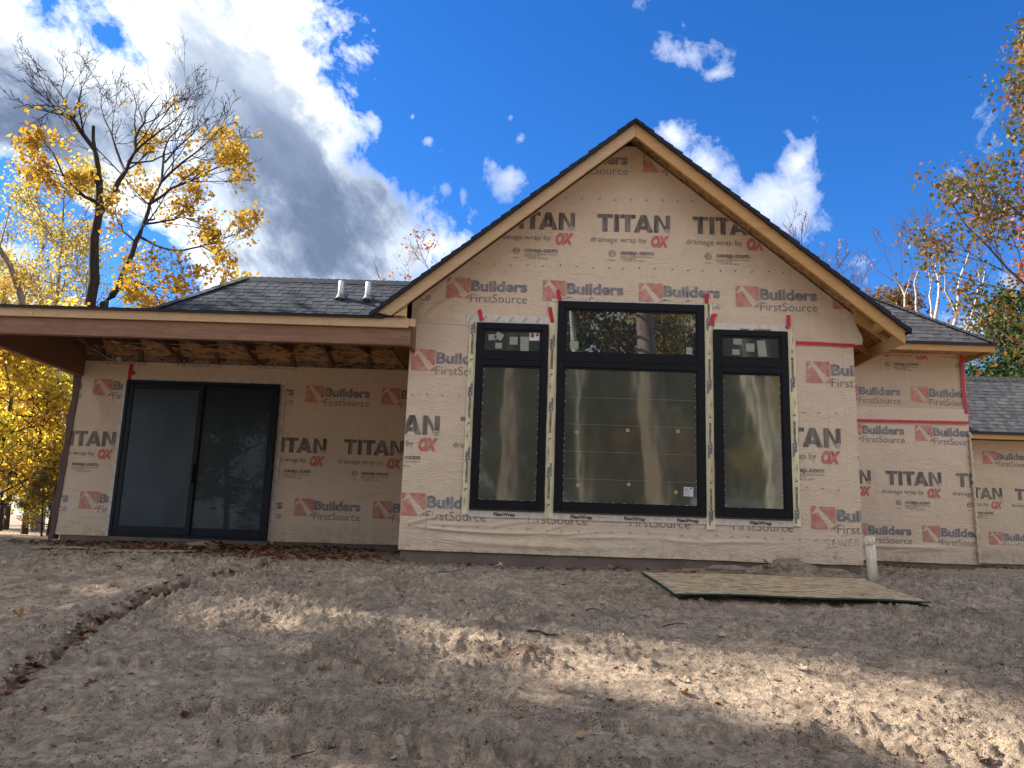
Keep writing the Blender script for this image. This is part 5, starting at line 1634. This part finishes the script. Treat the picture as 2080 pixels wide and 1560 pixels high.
# boards half buried in front of the patio door
def plank(px0, py0, px1, py1, wd, th, label, mat='lumber'):
    x0, y0 = px_ground(px0, py0); x1, y1 = px_ground(px1, py1)
    z0, z1 = gh(x0, y0) + .02, gh(x1, y1) + .02
    m = MB().hexa([(x0, y0, z0), (x1, y1, z1), (x1, y1 + wd, z1), (x0, y0 + wd, z0), (x0, y0, z0 + th), (x1, y1, z1 + th), (x1, y1 + wd, z1 + th), (x0, y0 + wd, z0 + th)])
    o = m.build('plank', mat)
    return props(o, label, 'board')
plank(205, 1123, 390, 1125, .20, .018, 'pale plank lying on the dirt before the patio door', 'osb')
plank(60, 1117, 190, 1118, .22, .016, 'muddy flat board at the far left of the yard', 'osb')
plank(330, 1112, 470, 1116, .45, .016, 'tan board under leaves next to the patio door', 'osb')
# clods and heaps as things
def heap(x, y, rx, ry, h, label, seed):
    rr = random.Random(seed); bm = bmesh.new()
    bmesh.ops.create_icosphere(bm, subdivisions=5, radius=1.0)
    for v in bm.verts:
        nz = mnoise.fractal(v.co * 1.8 + Vector((seed, 0, 0)), 0.6, 2.1, 7)
        v.co *= 1 + .15 * nz
        v.co = Vector((v.co.x * rx, v.co.y * ry, v.co.z * h))
    for f in bm.faces: f.smooth = True
    me = bpy.data.meshes.new('dirt_heap'); bm.to_mesh(me); bm.free()
    o = link('dirt_heap', me, 'clod'); o.location = (x, y, gh(x, y) - h * .45)
    return props(o, label, 'dirt heap')
heap(3.12, 9.33, .22, .13, .12, 'pointed spoil heap behind the strand board', 5)
heap(2.45, 9.40, .30, .10, .06, 'low crumbly spoil heap against the foundation', 8)
heap(3.62, 9.38, .24, .10, .06, 'flat spoil heap between the strand board and the pipe', 12)
heap(-4.05, 10.4, .28, .16, .11, 'grey lump of concrete spill before the patio door', 14)

# ------------------------------------------------------------------ trees
def branch_path(p0, d0, length, n, wander, up_, rr):
    pts = [Vector(p0)]; d = Vector(d0).normalized()
    for i in range(n):
        d = (d + Vector((rr.uniform(-1, 1), rr.uniform(-1, 1), rr.uniform(-1, 1))) * wander + Vector((0, 0, up_))).normalized()
        pts.append(pts[-1] + d * (length / n))
    return pts
def grow(mb, tips, pts, r0, r1, level, rr, spec):
    """tube for this branch, then its children"""
    n = len(pts)
    rad = [r0 + (r1 - r0) * (i / (n - 1)) ** .9 for i in range(n)]
    mb.tube(pts, rad, 9 if r0 > .12 else (6 if r0 > .035 else (4 if r0 > .012 else 3)), 1 if r0 < spec.get('twig_r', 0) else 0, cap=r0 > .03)
    if level <= 0:
        tips.append((pts[-1], level)); tips.append((pts[len(pts) // 2], level))
        return
    L = sum((pts[i + 1] - pts[i]).length for i in range(n - 1))
    k = spec['kids'][level - 1]
    st = spec.get('start', .3)
    for j in range(k):
        t = st + (1 - st) * (j + rr.random()) / k
        t = min(t, .999)
        i = int(t * (n - 1)); f = t * (n - 1) - i
        p = pts[i].lerp(pts[i + 1], f)
        d = (pts[i + 1] - pts[i]).normalized()
        a = d.cross(Vector((rr.uniform(-1, 1), rr.uniform(-1, 1), rr.uniform(-1, 1)))).normalized()
        ang = R(spec.get('ang', 48)) * rr.uniform(.6, 1.25)
        nd = d * math.cos(ang) + a * math.sin(ang)
        ln = L * spec.get('ratio', .55) * (1.15 - .6 * t) * rr.uniform(.75, 1.2)
        rb = max(spec.get('rmin', .006), (r0 + (r1 - r0) * t) * spec.get('rr', .55))
        sub = branch_path(p, nd, ln, 5 if level > 1 else 4, spec.get('wander', .16), spec.get('up', .06), rr)
        grow(mb, tips, sub, rb, max(spec.get('rmin', .006) * .6, rb * .4), level - 1, rr, spec)
    tips.append((pts[-1], level))
def leaves_mesh(name, centers, per, spread, size, seed, squash=1.0, quad=True):
    r_ = np.random.default_rng(seed)
    C = np.repeat(np.array(centers, float), per, 0)
    n = len(C)
    C = C + r_.normal(0, 1, (n, 3)) * spread * np.array([1, 1, squash])
    s_ = size * r_.uniform(.55, 1.25, n)
    nrm = r_.normal(0, 1, (n, 3)); nrm[:, 2] = nrm[:, 2] * .8 + .35
    nrm /= np.linalg.norm(nrm, axis=1, keepdims=True)
    t = r_.normal(0, 1, (n, 3)); a = np.cross(nrm, t); a /= np.linalg.norm(a, axis=1, keepdims=True); b = np.cross(nrm, a)
    V_ = np.stack([C - a * s_[:, None] * .5, C + b * s_[:, None] * .36 - a * s_[:, None] * .05 + nrm * s_[:, None] * .10, C + a * s_[:, None] * .55, C - b * s_[:, None] * .36 + nrm * s_[:, None] * .10], 1)
    me = bpy.data.meshes.new(name)
    me.vertices.add(4 * n); me.vertices.foreach_set('co', V_.reshape(-1).astype(np.float32))
    me.loops.add(4 * n); me.loops.foreach_set('vertex_index', np.arange(4 * n, dtype=np.int32))
    me.polygons.add(n); me.polygons.foreach_set('loop_start', (np.arange(n) * 4).astype(np.int32))
    me.update(calc_edges=True)
    return me
def make_tree(name, loc, h, spec, seed, bark, leaf, label, group=None, trunk_r=.16, per=26, spread=.30, size=.13, lean=(0, 0), trunk_frac=.3, levels=3, keep=1.0):
    rr = random.Random(seed)
    root = empty(name, loc, label, 'tree', group)
    mb = MB(); tips = []
    base = Vector((0, 0, -.2))
    path = branch_path(base, Vector((lean[0], lean[1], 1)), h * .92, 9, .07, .08, rr)
    sp = dict(spec); sp['start'] = trunk_frac
    n = len(path)
    rad = [trunk_r * (1.25 if i == 0 else 1) * (1 - .82 * i / (n - 1)) for i in range(n)]
    mb.tube(path, rad, 10)
    k = sp['kids'][levels]
    sub = dict(spec); sub['start'] = .25
    for j in range(k):
        t = trunk_frac + (1 - trunk_frac) * (j + rr.random()) / k
        t = min(t, .995)
        i = int(t * (n - 1)); f = t * (n - 1) - i
        p = path[i].lerp(path[i + 1], f)
        az = j * 2.4 + rr.uniform(-.5, .5)
        el = R(rr.uniform(*spec.get('el', (15, 55))))
        d = Vector((math.cos(az) * math.cos(el), math.sin(az) * math.cos(el), math.sin(el)))
        ln = h * spec.get('crown', .34) * (1 - .62 * max(0, (t - .45) / .55)) * rr.uniform(.75, 1.2)
        pts = branch_path(p, d, ln, 6, spec.get('wander', .15), spec.get('up', .06), rr)
        grow(mb, tips, pts, rad[i] * .5, .012, levels - 1, rr, sub)
    me = mb.mesh('trunk', True, recalc=False)
    o = bpy.data.objects.new('trunk', me); me.materials.append(M[bark]); me.materials.append(M['twig']); COL.objects.link(o); o.parent = root
    if leaf:
        c = [t_[0] for t_ in tips if rr.random() < keep]
        if c:
            lm = leaves_mesh('crown', c, per, spread, size, seed)
            o2 = bpy.data.objects.new('crown', lm); lm.materials.append(M[leaf]); COL.objects.link(o2); o2.parent = root
    return root
def copy_tree(src, loc, rot, sc, label, group=None, leaf=None):
    r = src.copy(); COL.objects.link(r); r.location = loc; r.rotation_euler = (0, 0, rot); r.scale = (sc, sc, sc)
    r['label'] = label
    if group: r['group'] = group
    elif 'group' in r: del r['group']
    for ch in src.children:
        c = ch.copy(); COL.objects.link(c); c.parent = r
        if leaf and ch.name.startswith('crown'):
            c.data = ch.data.copy(); c.data.materials[0] = M[leaf]
    return r

def guided_tree(name, label, limbs, Y, base_px, r_scale, bark, spec, seed, leaf=None, leaf_prob=None, per=9, spread=.18, size=.13, depth=.25, levels=2):
    """limbs: list of (pixel polyline, r0, r1, start fraction for twigs)"""
    rr = random.Random(seed)
    b = at(base_px[0], base_px[1], Y)
    root = empty(name, (b.x, b.y, -.5), label, 'tree')
    mb = MB(); tips = []
    off = root.location
    for li, (poly, r0, r1, st, lv) in enumerate(limbs):
        pts = []
        yy = Y + rr.uniform(-.3, .3) * (li > 0)
        dirn = rr.choice((-1, 1)) * depth
        n = len(poly)
        dense = []
        for i, (a, q) in enumerate(poly):
            Yi = Y + dirn * (i / max(1, n - 1)) * (1 + i * .4) if li > 0 else Y
            dense.append(at(a, q, Yi) - off)
        # smooth in-between points with a little jitter
        out = [dense[0]]
        for i in range(n - 1):
            a, q = dense[i], dense[i + 1]
            out.append(a.lerp(q, .5) + Vector((rr.uniform(-1, 1), rr.uniform(-1, 1), rr.uniform(-1, 1))) * (q - a).length * .05)
            out.append(q)
        if li == 0 or st < 0:
            out[0].z = min(out[0].z, -.2) if li == 0 else out[0].z
        sp = dict(spec); sp['start'] = abs(st)
        grow(mb, tips, out, r0 * r_scale, r1 * r_scale, lv, rr, sp)
    me = mb.mesh('trunk', True, recalc=False)
    o = bpy.data.objects.new('trunk', me); me.materials.append(M[bark]); me.materials.append(M['twig']); COL.objects.link(o); o.parent = root
    if leaf:
        c = []
        for t_, l in tips:
            wp = t_ + off
            # project back to the photograph's frame to choose where leaves survive
            zc = wp.dot(fw); px = 1040 + FPX * wp.dot(rt2) / zc; py = 780 - FPX * wp.dot(up2) / zc
            if rr.random() < leaf_prob(px, py): c.append(t_)
        if c:
            lm = leaves_mesh('crown', c, per, spread, size, seed)
            o2 = bpy.data.objects.new('crown', lm); lm.materials.append(M[leaf]); COL.objects.link(o2); o2.parent = root
    return root

# the big half bare maple rising behind the porch
def lp(px, py):
    v = .0 if py < 200 else (.01 if py < 270 else (.07 if py < 340 else .26))
    if 250 < px and py > 340: v += .10
    if 205 < px < 260 and py > 470: v = .1
    n = mnoise.noise(Vector((px / 45, py / 45, 3.3)))
    return v + n * .8 if v > .01 else v
SP = dict(kids=[4, 6, 8, 6], ratio=.46, ang=38, wander=.19, up=.05, rmin=.0075, rr=.5)
limbs = [
 ([(188, 1040), (184, 780), (183, 615), (191, 533), (201, 435), (202, 369), (199, 340), (192, 304), (190, 256)], .23, .05, .97, 0),
 ([(193, 306), (164, 267), (142, 236), (119, 226), (94, 213), (62, 215)], .085, .012, .12, 3),
 ([(142, 236), (128, 200), (100, 160), (72, 132)], .045, .008, .15, 3),
 ([(150, 245), (160, 205), (165, 170), (178, 150)], .035, .008, .2, 2),
 ([(204, 431), (230, 394), (254, 349), (275, 308), (283, 263), (295, 230), (324, 193)], .12, .012, .25, 3),
 ([(275, 308), (300, 285), (330, 262), (360, 240), (392, 215)], .05, .010, .15, 3),
 ([(254, 349), (235, 300), (222, 262), (205, 215), (212, 180)], .05, .008, .2, 3),
 ([(201, 412), (172, 400), (152, 381), (127, 353), (109, 312), (82, 275)], .07, .010, .15, 3),
 ([(199, 380), (190, 362), (188, 350)], .05, .03, .9, 0),
 ([(196, 690), (212, 616), (238, 587), (254, 546), (275, 492), (291, 455), (304, 414), (328, 369), (332, 312), (361, 263), (386, 217)], .15, .012, .42, 3),
 ([(304, 414), (349, 382), (402, 361), (451, 335), (486, 316)], .06, .010, .15, 3),
 ([(328, 369), (370, 330), (420, 290), (455, 255)], .05, .010, .15, 3),
 ([(335, 330), (360, 300), (400, 262), (420, 240)], .04, .010, .1, 2),
 ([(283, 480), (320, 500), (369, 509), (410, 500), (451, 525), (463, 552)], .05, .010, .15, 3),
 ([(291, 455), (330, 450), (372, 440), (410, 452), (440, 470)], .045, .010, .15, 3),
 ([(304, 414), (280, 400), (262, 378)], .03, .010, .2, 2),
 ([(254, 578), (279, 572), (303, 583), (324, 615), (330, 640)], .05, .012, .2, 3),
 ([(275, 492), (250, 470), (236, 440), (240, 410)], .035, .010, .15, 2),
]
guided_tree('maple_tree', 'big half bare maple with a forked dark trunk rising behind the porch roof', limbs, 20.0, (188, 1040), .80, 'bark_dark', SP, 5, 'leaf_gold', lp, per=7, spread=.11, size=.14, depth=.8)

# bare birches at the right, behind the garage
SPB = dict(kids=[7, 8, 7], ratio=.30, ang=38, wander=.16, up=.12, rmin=.007, rr=.38, twig_r=.03)
def birch_limbs(poly, r0, ext=1100):
    x0, y0 = poly[0]
    return [([(x0, ext)] + [(x0 + 2, (ext + y0) / 2)] + poly, r0, .014, .72, 2)]
for i, (poly, r0, lb, extra) in enumerate([
    ([(1899, 650), (1907, 601), (1905, 561), (1899, 548), (1903, 513)], .085, 'bare white birch, tallest thin stem behind the brown oak', [([(1905, 580), (1912, 556), (1908, 530)], .03, .008, .3, 2)]),
    ([(1936, 666), (1947, 612), (1950, 564), (1963, 531), (1969, 512)], .10, 'bare white birch leaning right with a fork, over the right wing roof', [([(1943, 636), (1920, 591), (1916, 542)], .06, .010, .4, 2)]),
    ([(1960, 674), (1977, 628), (1996, 580), (2002, 538)], .08, 'bare white birch nearest the right edge, bending right', [([(1986, 605), (1990, 570), (1985, 548)], .03, .008, .4, 2)]),
    ([(1838, 628), (1838, 600), (1825, 575), (1810, 560)], .07, 'bare white birch bending left in front of the brown oak', [([(1838, 600), (1845, 580), (1850, 560)], .03, .008, .4, 1)]),
    ([(1862, 638), (1861, 600), (1857, 575), (1866, 545)], .07, 'bare white birch standing upright in front of the brown oak', []),
    ([(1893, 645), (1888, 600), (1890, 570), (1878, 535)], .07, 'bare white birch with a kinked top beside the tallest stem', [([(1890, 575), (1897, 556), (1896, 552)], .03, .01, .4, 1)])]):
    L_ = birch_limbs(poly, r0) + extra
    guided_tree('birch_tree', lb, L_, 27.0 + i * .7, (poly[0][0], 1100), 1, 'bark_white', SPB, 40 + i, depth=.3)

S_dec = dict(kids=[4, 4, 5, 15], ratio=.55, ang=45, wander=.16, up=.06, rmin=.012, rr=.5, crown=.34)
S_bare = dict(kids=[5, 5, 5, 13], ratio=.55, ang=38, wander=.15, up=.10, rmin=.009, rr=.5, crown=.36)
def ground_at(px, Y):
    v = at(px, 1000, Y)
    return (v.x, Y, float(np.interp(Y, PY, PZ)) - .05)
def height_to(px, py, Y):
    return at(px, py, Y).z - float(np.interp(Y, PY, PZ))
KN = {'leaf_mixed': 'olive and rust', 'leaf_green': 'dark green', 'leaf_yellow': 'yellow', 'leaf_gold': 'golden', 'leaf_orange': 'orange red', 'leaf_brown': 'brown'}
# bare tree behind the right slope, small pinkish tree over the ridge
make_tree('bare_tree', ground_at(1722, 26), height_to(1720, 462, 26), dict(S_bare, crown=.42, twig_r=.03), 3, 'bark', 'leaf_pink', 'bare grey tree with a few rusty leaves behind the right roof slope', per=3, spread=.10, size=.10, keep=.12, trunk_r=.13, levels=3)
make_tree('small_tree', ground_at(872, 30), height_to(880, 500, 30), S_bare, 8, 'bark', 'leaf_pink', 'thin tree with sparse pinkish leaves over the left roof ridge', per=3, spread=.12, size=.13, keep=.6, trunk_r=.11, levels=3)
make_tree('bare_tree', ground_at(778, 32), height_to(778, 528, 32), S_bare, 18, 'bark', None, 'small leafless tree top left of the pinkish tree', trunk_r=.09, levels=2)
make_tree('oak_tree', ground_at(1880, 33), height_to(1880, 566, 33), dict(S_dec, crown=.16), 12, 'bark', 'leaf_brown', 'brown and olive oak crown behind the white birches', per=24, spread=.34, size=.19, keep=.8)
yt = make_tree('yellow_tree', ground_at(92, 25), height_to(95, 335, 25), dict(S_dec, kids=[4, 5, 5, 20], crown=.27), 21, 'bark_pale', 'leaf_yellow', 'tall yellow tree left of the forked maple', per=11, spread=.24, size=.13, keep=.55, trunk_r=.11)
copy_tree(yt, ground_at(-45, 27), 2.0, .98, 'yellow tree cut by the left edge of the picture')
copy_tree(yt, ground_at(-10, 22), 4.0, .62, 'small rusty tree at the left edge above the porch roof', leaf='leaf_gold')
# right edge
rt_ = make_tree('maple_tree', ground_at(2215, 22), height_to(2120, 60, 22), dict(S_dec, kids=[4, 5, 5, 20], crown=.26), 31, 'bark', 'leaf_mixed', 'tall green and rust maple at the right edge', per=18, spread=.27, size=.15, keep=.95)
copy_tree(rt_, ground_at(2300, 26), 2.2, 1.06, 'orange and red maple leaning in at the right edge', leaf='leaf_orange')
make_tree('bare_tree', ground_at(1655, 29), height_to(1660, 500, 29), dict(S_bare, crown=.40, twig_r=.03), 63, 'bark', None, 'leafless grey tree just beside the right roof slope', trunk_r=.11, levels=3)
gt = make_tree('green_tree', ground_at(2105, 27), height_to(2040, 570, 27), dict(S_dec, crown=.30), 36, 'bark_dark', 'leaf_green', 'dark green tree above the garage roof', per=20, spread=.30, size=.17, keep=.8)
copy_tree(gt, ground_at(2150, 31), 1.3, .95, 'olive tree behind the dark green tree at the right edge', leaf='leaf_mixed')
copy_tree(gt, ground_at(1990, 36), 2.3, .62, 'low rusty bush behind the corner of the garage ridge', leaf='leaf_orange')
# bright maples under the porch line at the left
bm_ = make_tree('sugar_maple', ground_at(62, 17.0), 5.2, dict(S_dec, kids=[4, 5, 5, 22], crown=.30, el=(-5, 35)), 51, 'bark', 'leaf_bright', 'bright yellow maple glowing under the porch roof at left', per=9, spread=.15, size=.12, trunk_r=.07, trunk_frac=.12, keep=.6)
copy_tree(bm_, ground_at(-20, 15.8), 1.7, .85, 'yellow and orange maple sapling at the left edge', leaf='leaf_gold')
copy_tree(bm_, ground_at(112, 20.5), 3.0, 1.15, 'yellow maple just left of the house corner')
copy_tree(bm_, ground_at(20, 23), 4.4, 1.3, 'taller yellow maple behind the glowing one', leaf='leaf_yellow')
copy_tree(bm_, ground_at(108, 16.4), 2.1, .40, 'low yellow sapling beside the house corner', leaf='leaf_yellow')
copy_tree(gt, ground_at(12, 20.5), 2.6, .30, 'low dark shrub right at the left edge under the yellow leaves')
copy_tree(gt, ground_at(60, 21.5), 0.6, .30, 'low dark shrub under the glowing yellow maple', leaf='leaf_mixed')
k = 0
for (px, Y, s_, lf) in ((-60, 30, 1.0, 'leaf_mixed'), (60, 34, .9, 'leaf_green'), (140, 36, .8, 'leaf_green'), (-140, 26, .9, 'leaf_mixed'), (10, 44, 1.1, 'leaf_green'), (110, 46, 1.1, 'leaf_mixed'), (-200, 40, 1.2, 'leaf_green')):
    copy_tree(gt, ground_at(px, Y), k * 1.1, s_ * .6, KN[lf] + ' woodland tree far behind the yellow maples', KN[lf] + ' woodland trees behind the yellow maples', leaf=lf); k += 1
for k_, (px, Y, s_, lf, lb) in enumerate(((-120, 27, .42, 'leaf_green', 'low dark bush at the far left edge under the yellow maples'), (-40, 29, .45, 'leaf_mixed', 'low olive bush under the maples near the left edge'), (25, 26, .34, 'leaf_green', 'low dark bush behind the glowing yellow maple'),
        (80, 28, .40, 'leaf_green', 'low dark bush midway between the left edge and the house corner'), (128, 27, .38, 'leaf_green', 'low dark bush next to the house corner'), (97, 15.2, .13, 'leaf_mixed', 'small grey green shrub standing against the house corner'))):
    copy_tree(gt, ground_at(px, Y), k_ * 1.7, s_, lb, leaf=lf)
# leaning pale trunk seen between the porch beam and the corner
guided_tree('leaning_tree', 'leaning pale trunk between the porch beam and the house corner', [([(150, 1080), (165, 940), (140, 860), (128, 800), (117, 740), (105, 660), (100, 600)], .12, .07, .97, 0)], 18.0, (150, 1080), 1, 'bark_white', SP, 77)
guided_tree('leaning_tree', 'pale slanting trunk behind the porch roof at far left', [([(75, 1080), (60, 800), (45, 615), (30, 570), (8, 520), (-15, 480)], .12, .06, .8, 1)], 22.0, (75, 1080), 1, 'bark_pale', SP, 78)

# wood beyond the left side of the yard: it throws the shade over the ground
def at_v(x, v): return (x, v - .287 * x)
tall = make_tree('tall_tree', (-19, 13.2, -.6), 22.0, dict(S_dec, kids=[4, 5, 5, 26], crown=.12, el=(5, 40)), 91, 'bark', 'leaf_yellow', 'tallest narrow yellow tree at the edge of the wood left of the porch', per=16, spread=.34, size=.20, trunk_r=.24, trunk_frac=.16)
n_sh = 0
for (x, v, s_, lf) in ((-16.5, 9.3, 1.0, 'leaf_mixed'), (-22.0, 9.9, 1.0, 'leaf_yellow'), (-25, 8.9, 1.1, 'leaf_gold'), (-21, 3.0, .95, 'leaf_mixed'), (-24, 2.2, 1.05, 'leaf_yellow'), 
                       (-30, 9.2, 1.15, 'leaf_mixed'), (-31, 2.4, 1.15, 'leaf_green')):
    X_, Y_ = at_v(x, v)
    copy_tree(tall, (X_, Y_, -.6), n_sh * 1.3 + .4, s_, 'tall narrow ' + KN[lf] + ' tree in the wood left of the yard', KN[lf] + ' trees left of the yard', leaf=lf); n_sh += 1
tall.location = (*at_v(-19, 8.35), -.6)

# wood behind the photographer, mirrored in the windows
def mirror_trunk(pts, vz, r0, r1, bark, label, levels=2, seed=0, name='birch_tree'):
    """tree whose mirror image in the window plane passes through the given pixels"""
    wp = []
    for (a, b) in pts:
        v = at(a, b, vz); wp.append(Vector((v.x, 2 * WY - v.y, v.z)))
    root = empty(name, (wp[0].x, wp[0].y, -1.7), label, 'tree')
    loc = [q - root.location for q in wp]
    loc[0].z = -.2
    d = (loc[-1] - loc[-2]).normalized()
    top = branch_path(loc[-1], d, 5.0, 6, .1, .05, random.Random(seed))[1:]
    mb = MB(); tips = []
    rr = random.Random(seed)
    full = loc + top
    grow(mb, tips, full, r0, r1 * .4, levels, rr, dict(kids=[5, 8, 8], ratio=.32, ang=50, wander=.15, up=.03, start=.55, rmin=.01, rr=.4))
    me = mb.mesh('trunk', True, recalc=False)
    o = bpy.data.objects.new('trunk', me); me.materials.append(M[bark]); me.materials.append(M['twig']); COL.objects.link(o); o.parent = root
    return root
mirror_trunk([(1360, 1350), (1350, 1040), (1330, 880), (1315, 760), (1312, 700), (1308, 640), (1300, 560)], 24.5, .42, .30, 'bark_pale', 'thick pale oak trunk behind the photographer mirrored in the middle window', 2, 1, 'oak_tree')
mirror_trunk([(1192, 1350), (1190, 1040), (1186, 930), (1180, 850), (1172, 760), (1160, 640)], 26, .12, .10, 'bark_white', 'slim white birch behind the photographer mirrored in the middle window', 1, 2)
mirror_trunk([(1580, 1350), (1568, 1030), (1562, 930), (1545, 850), (1528, 780), (1515, 720), (1500, 600)], 23, .22, .16, 'bark_white', 'white birch behind the photographer mirrored in the right window', 1, 3)
mirror_trunk([(1602, 1350), (1590, 1040), (1578, 930), (1566, 850), (1560, 740)], 27, .12, .09, 'bark_white', 'second white birch behind the photographer mirrored in the right window', 1, 4)
mirror_trunk([(1045, 1350), (1040, 1000), (1038, 860), (1042, 760), (1048, 640)], 24, .26, .22, 'bark_pale', 'pale tree trunk behind the photographer mirrored in the left window', 1, 5, 'oak_tree')
back = [(-3.5, -9, .75, 'leaf_mixed'), (1.5, -11, .85, 'leaf_green'), (6.0, -9, .8, 'leaf_mixed'), (10.5, -11, .9, 'leaf_yellow'), (-9, -12, .9, 'leaf_yellow'), (3.5, -17, 1.0, 'leaf_mixed'), (-1.5, -16, .95, 'leaf_orange'), (8, -18, 1.0, 'leaf_green'),
        (14, -16, 1.0, 'leaf_mixed'), (-14, -14, 1.0, 'leaf_green'), (-6, -20, 1.1, 'leaf_green'), (0.5, -24, 1.2, 'leaf_green'), (6, -26, 1.2, 'leaf_mixed'), (12, -25, 1.2, 'leaf_green'), (-12, -24, 1.1, 'leaf_mixed'), (18, -20, 1.1, 'leaf_green')]
for q in range(11):
    back.append((-17 + q * 3.3 + (q % 3), -15 - 5 * (q % 2) - (q % 4), 1.45 + .16 * (q % 3), ('leaf_green', 'leaf_mixed', 'leaf_green', 'leaf_yellow')[q % 4]))
for q in range(15):
    back.append((-22 + q * 3.2, -10 - 4 * (q % 2), .48 + .08 * (q % 3), ('leaf_green', 'leaf_mixed', 'leaf_brown')[q % 3]))
for i, (x, y, s_, lf) in enumerate(back):
    copy_tree(gt if i % 2 else bm_, (x, y, -1.8), i * 2.1, s_ * (1.0 if i % 2 else 1.5), KN[lf] + ' tree in the wood behind the photographer, mirrored in the windows', KN[lf] + ' trees behind the photographer', leaf=lf)
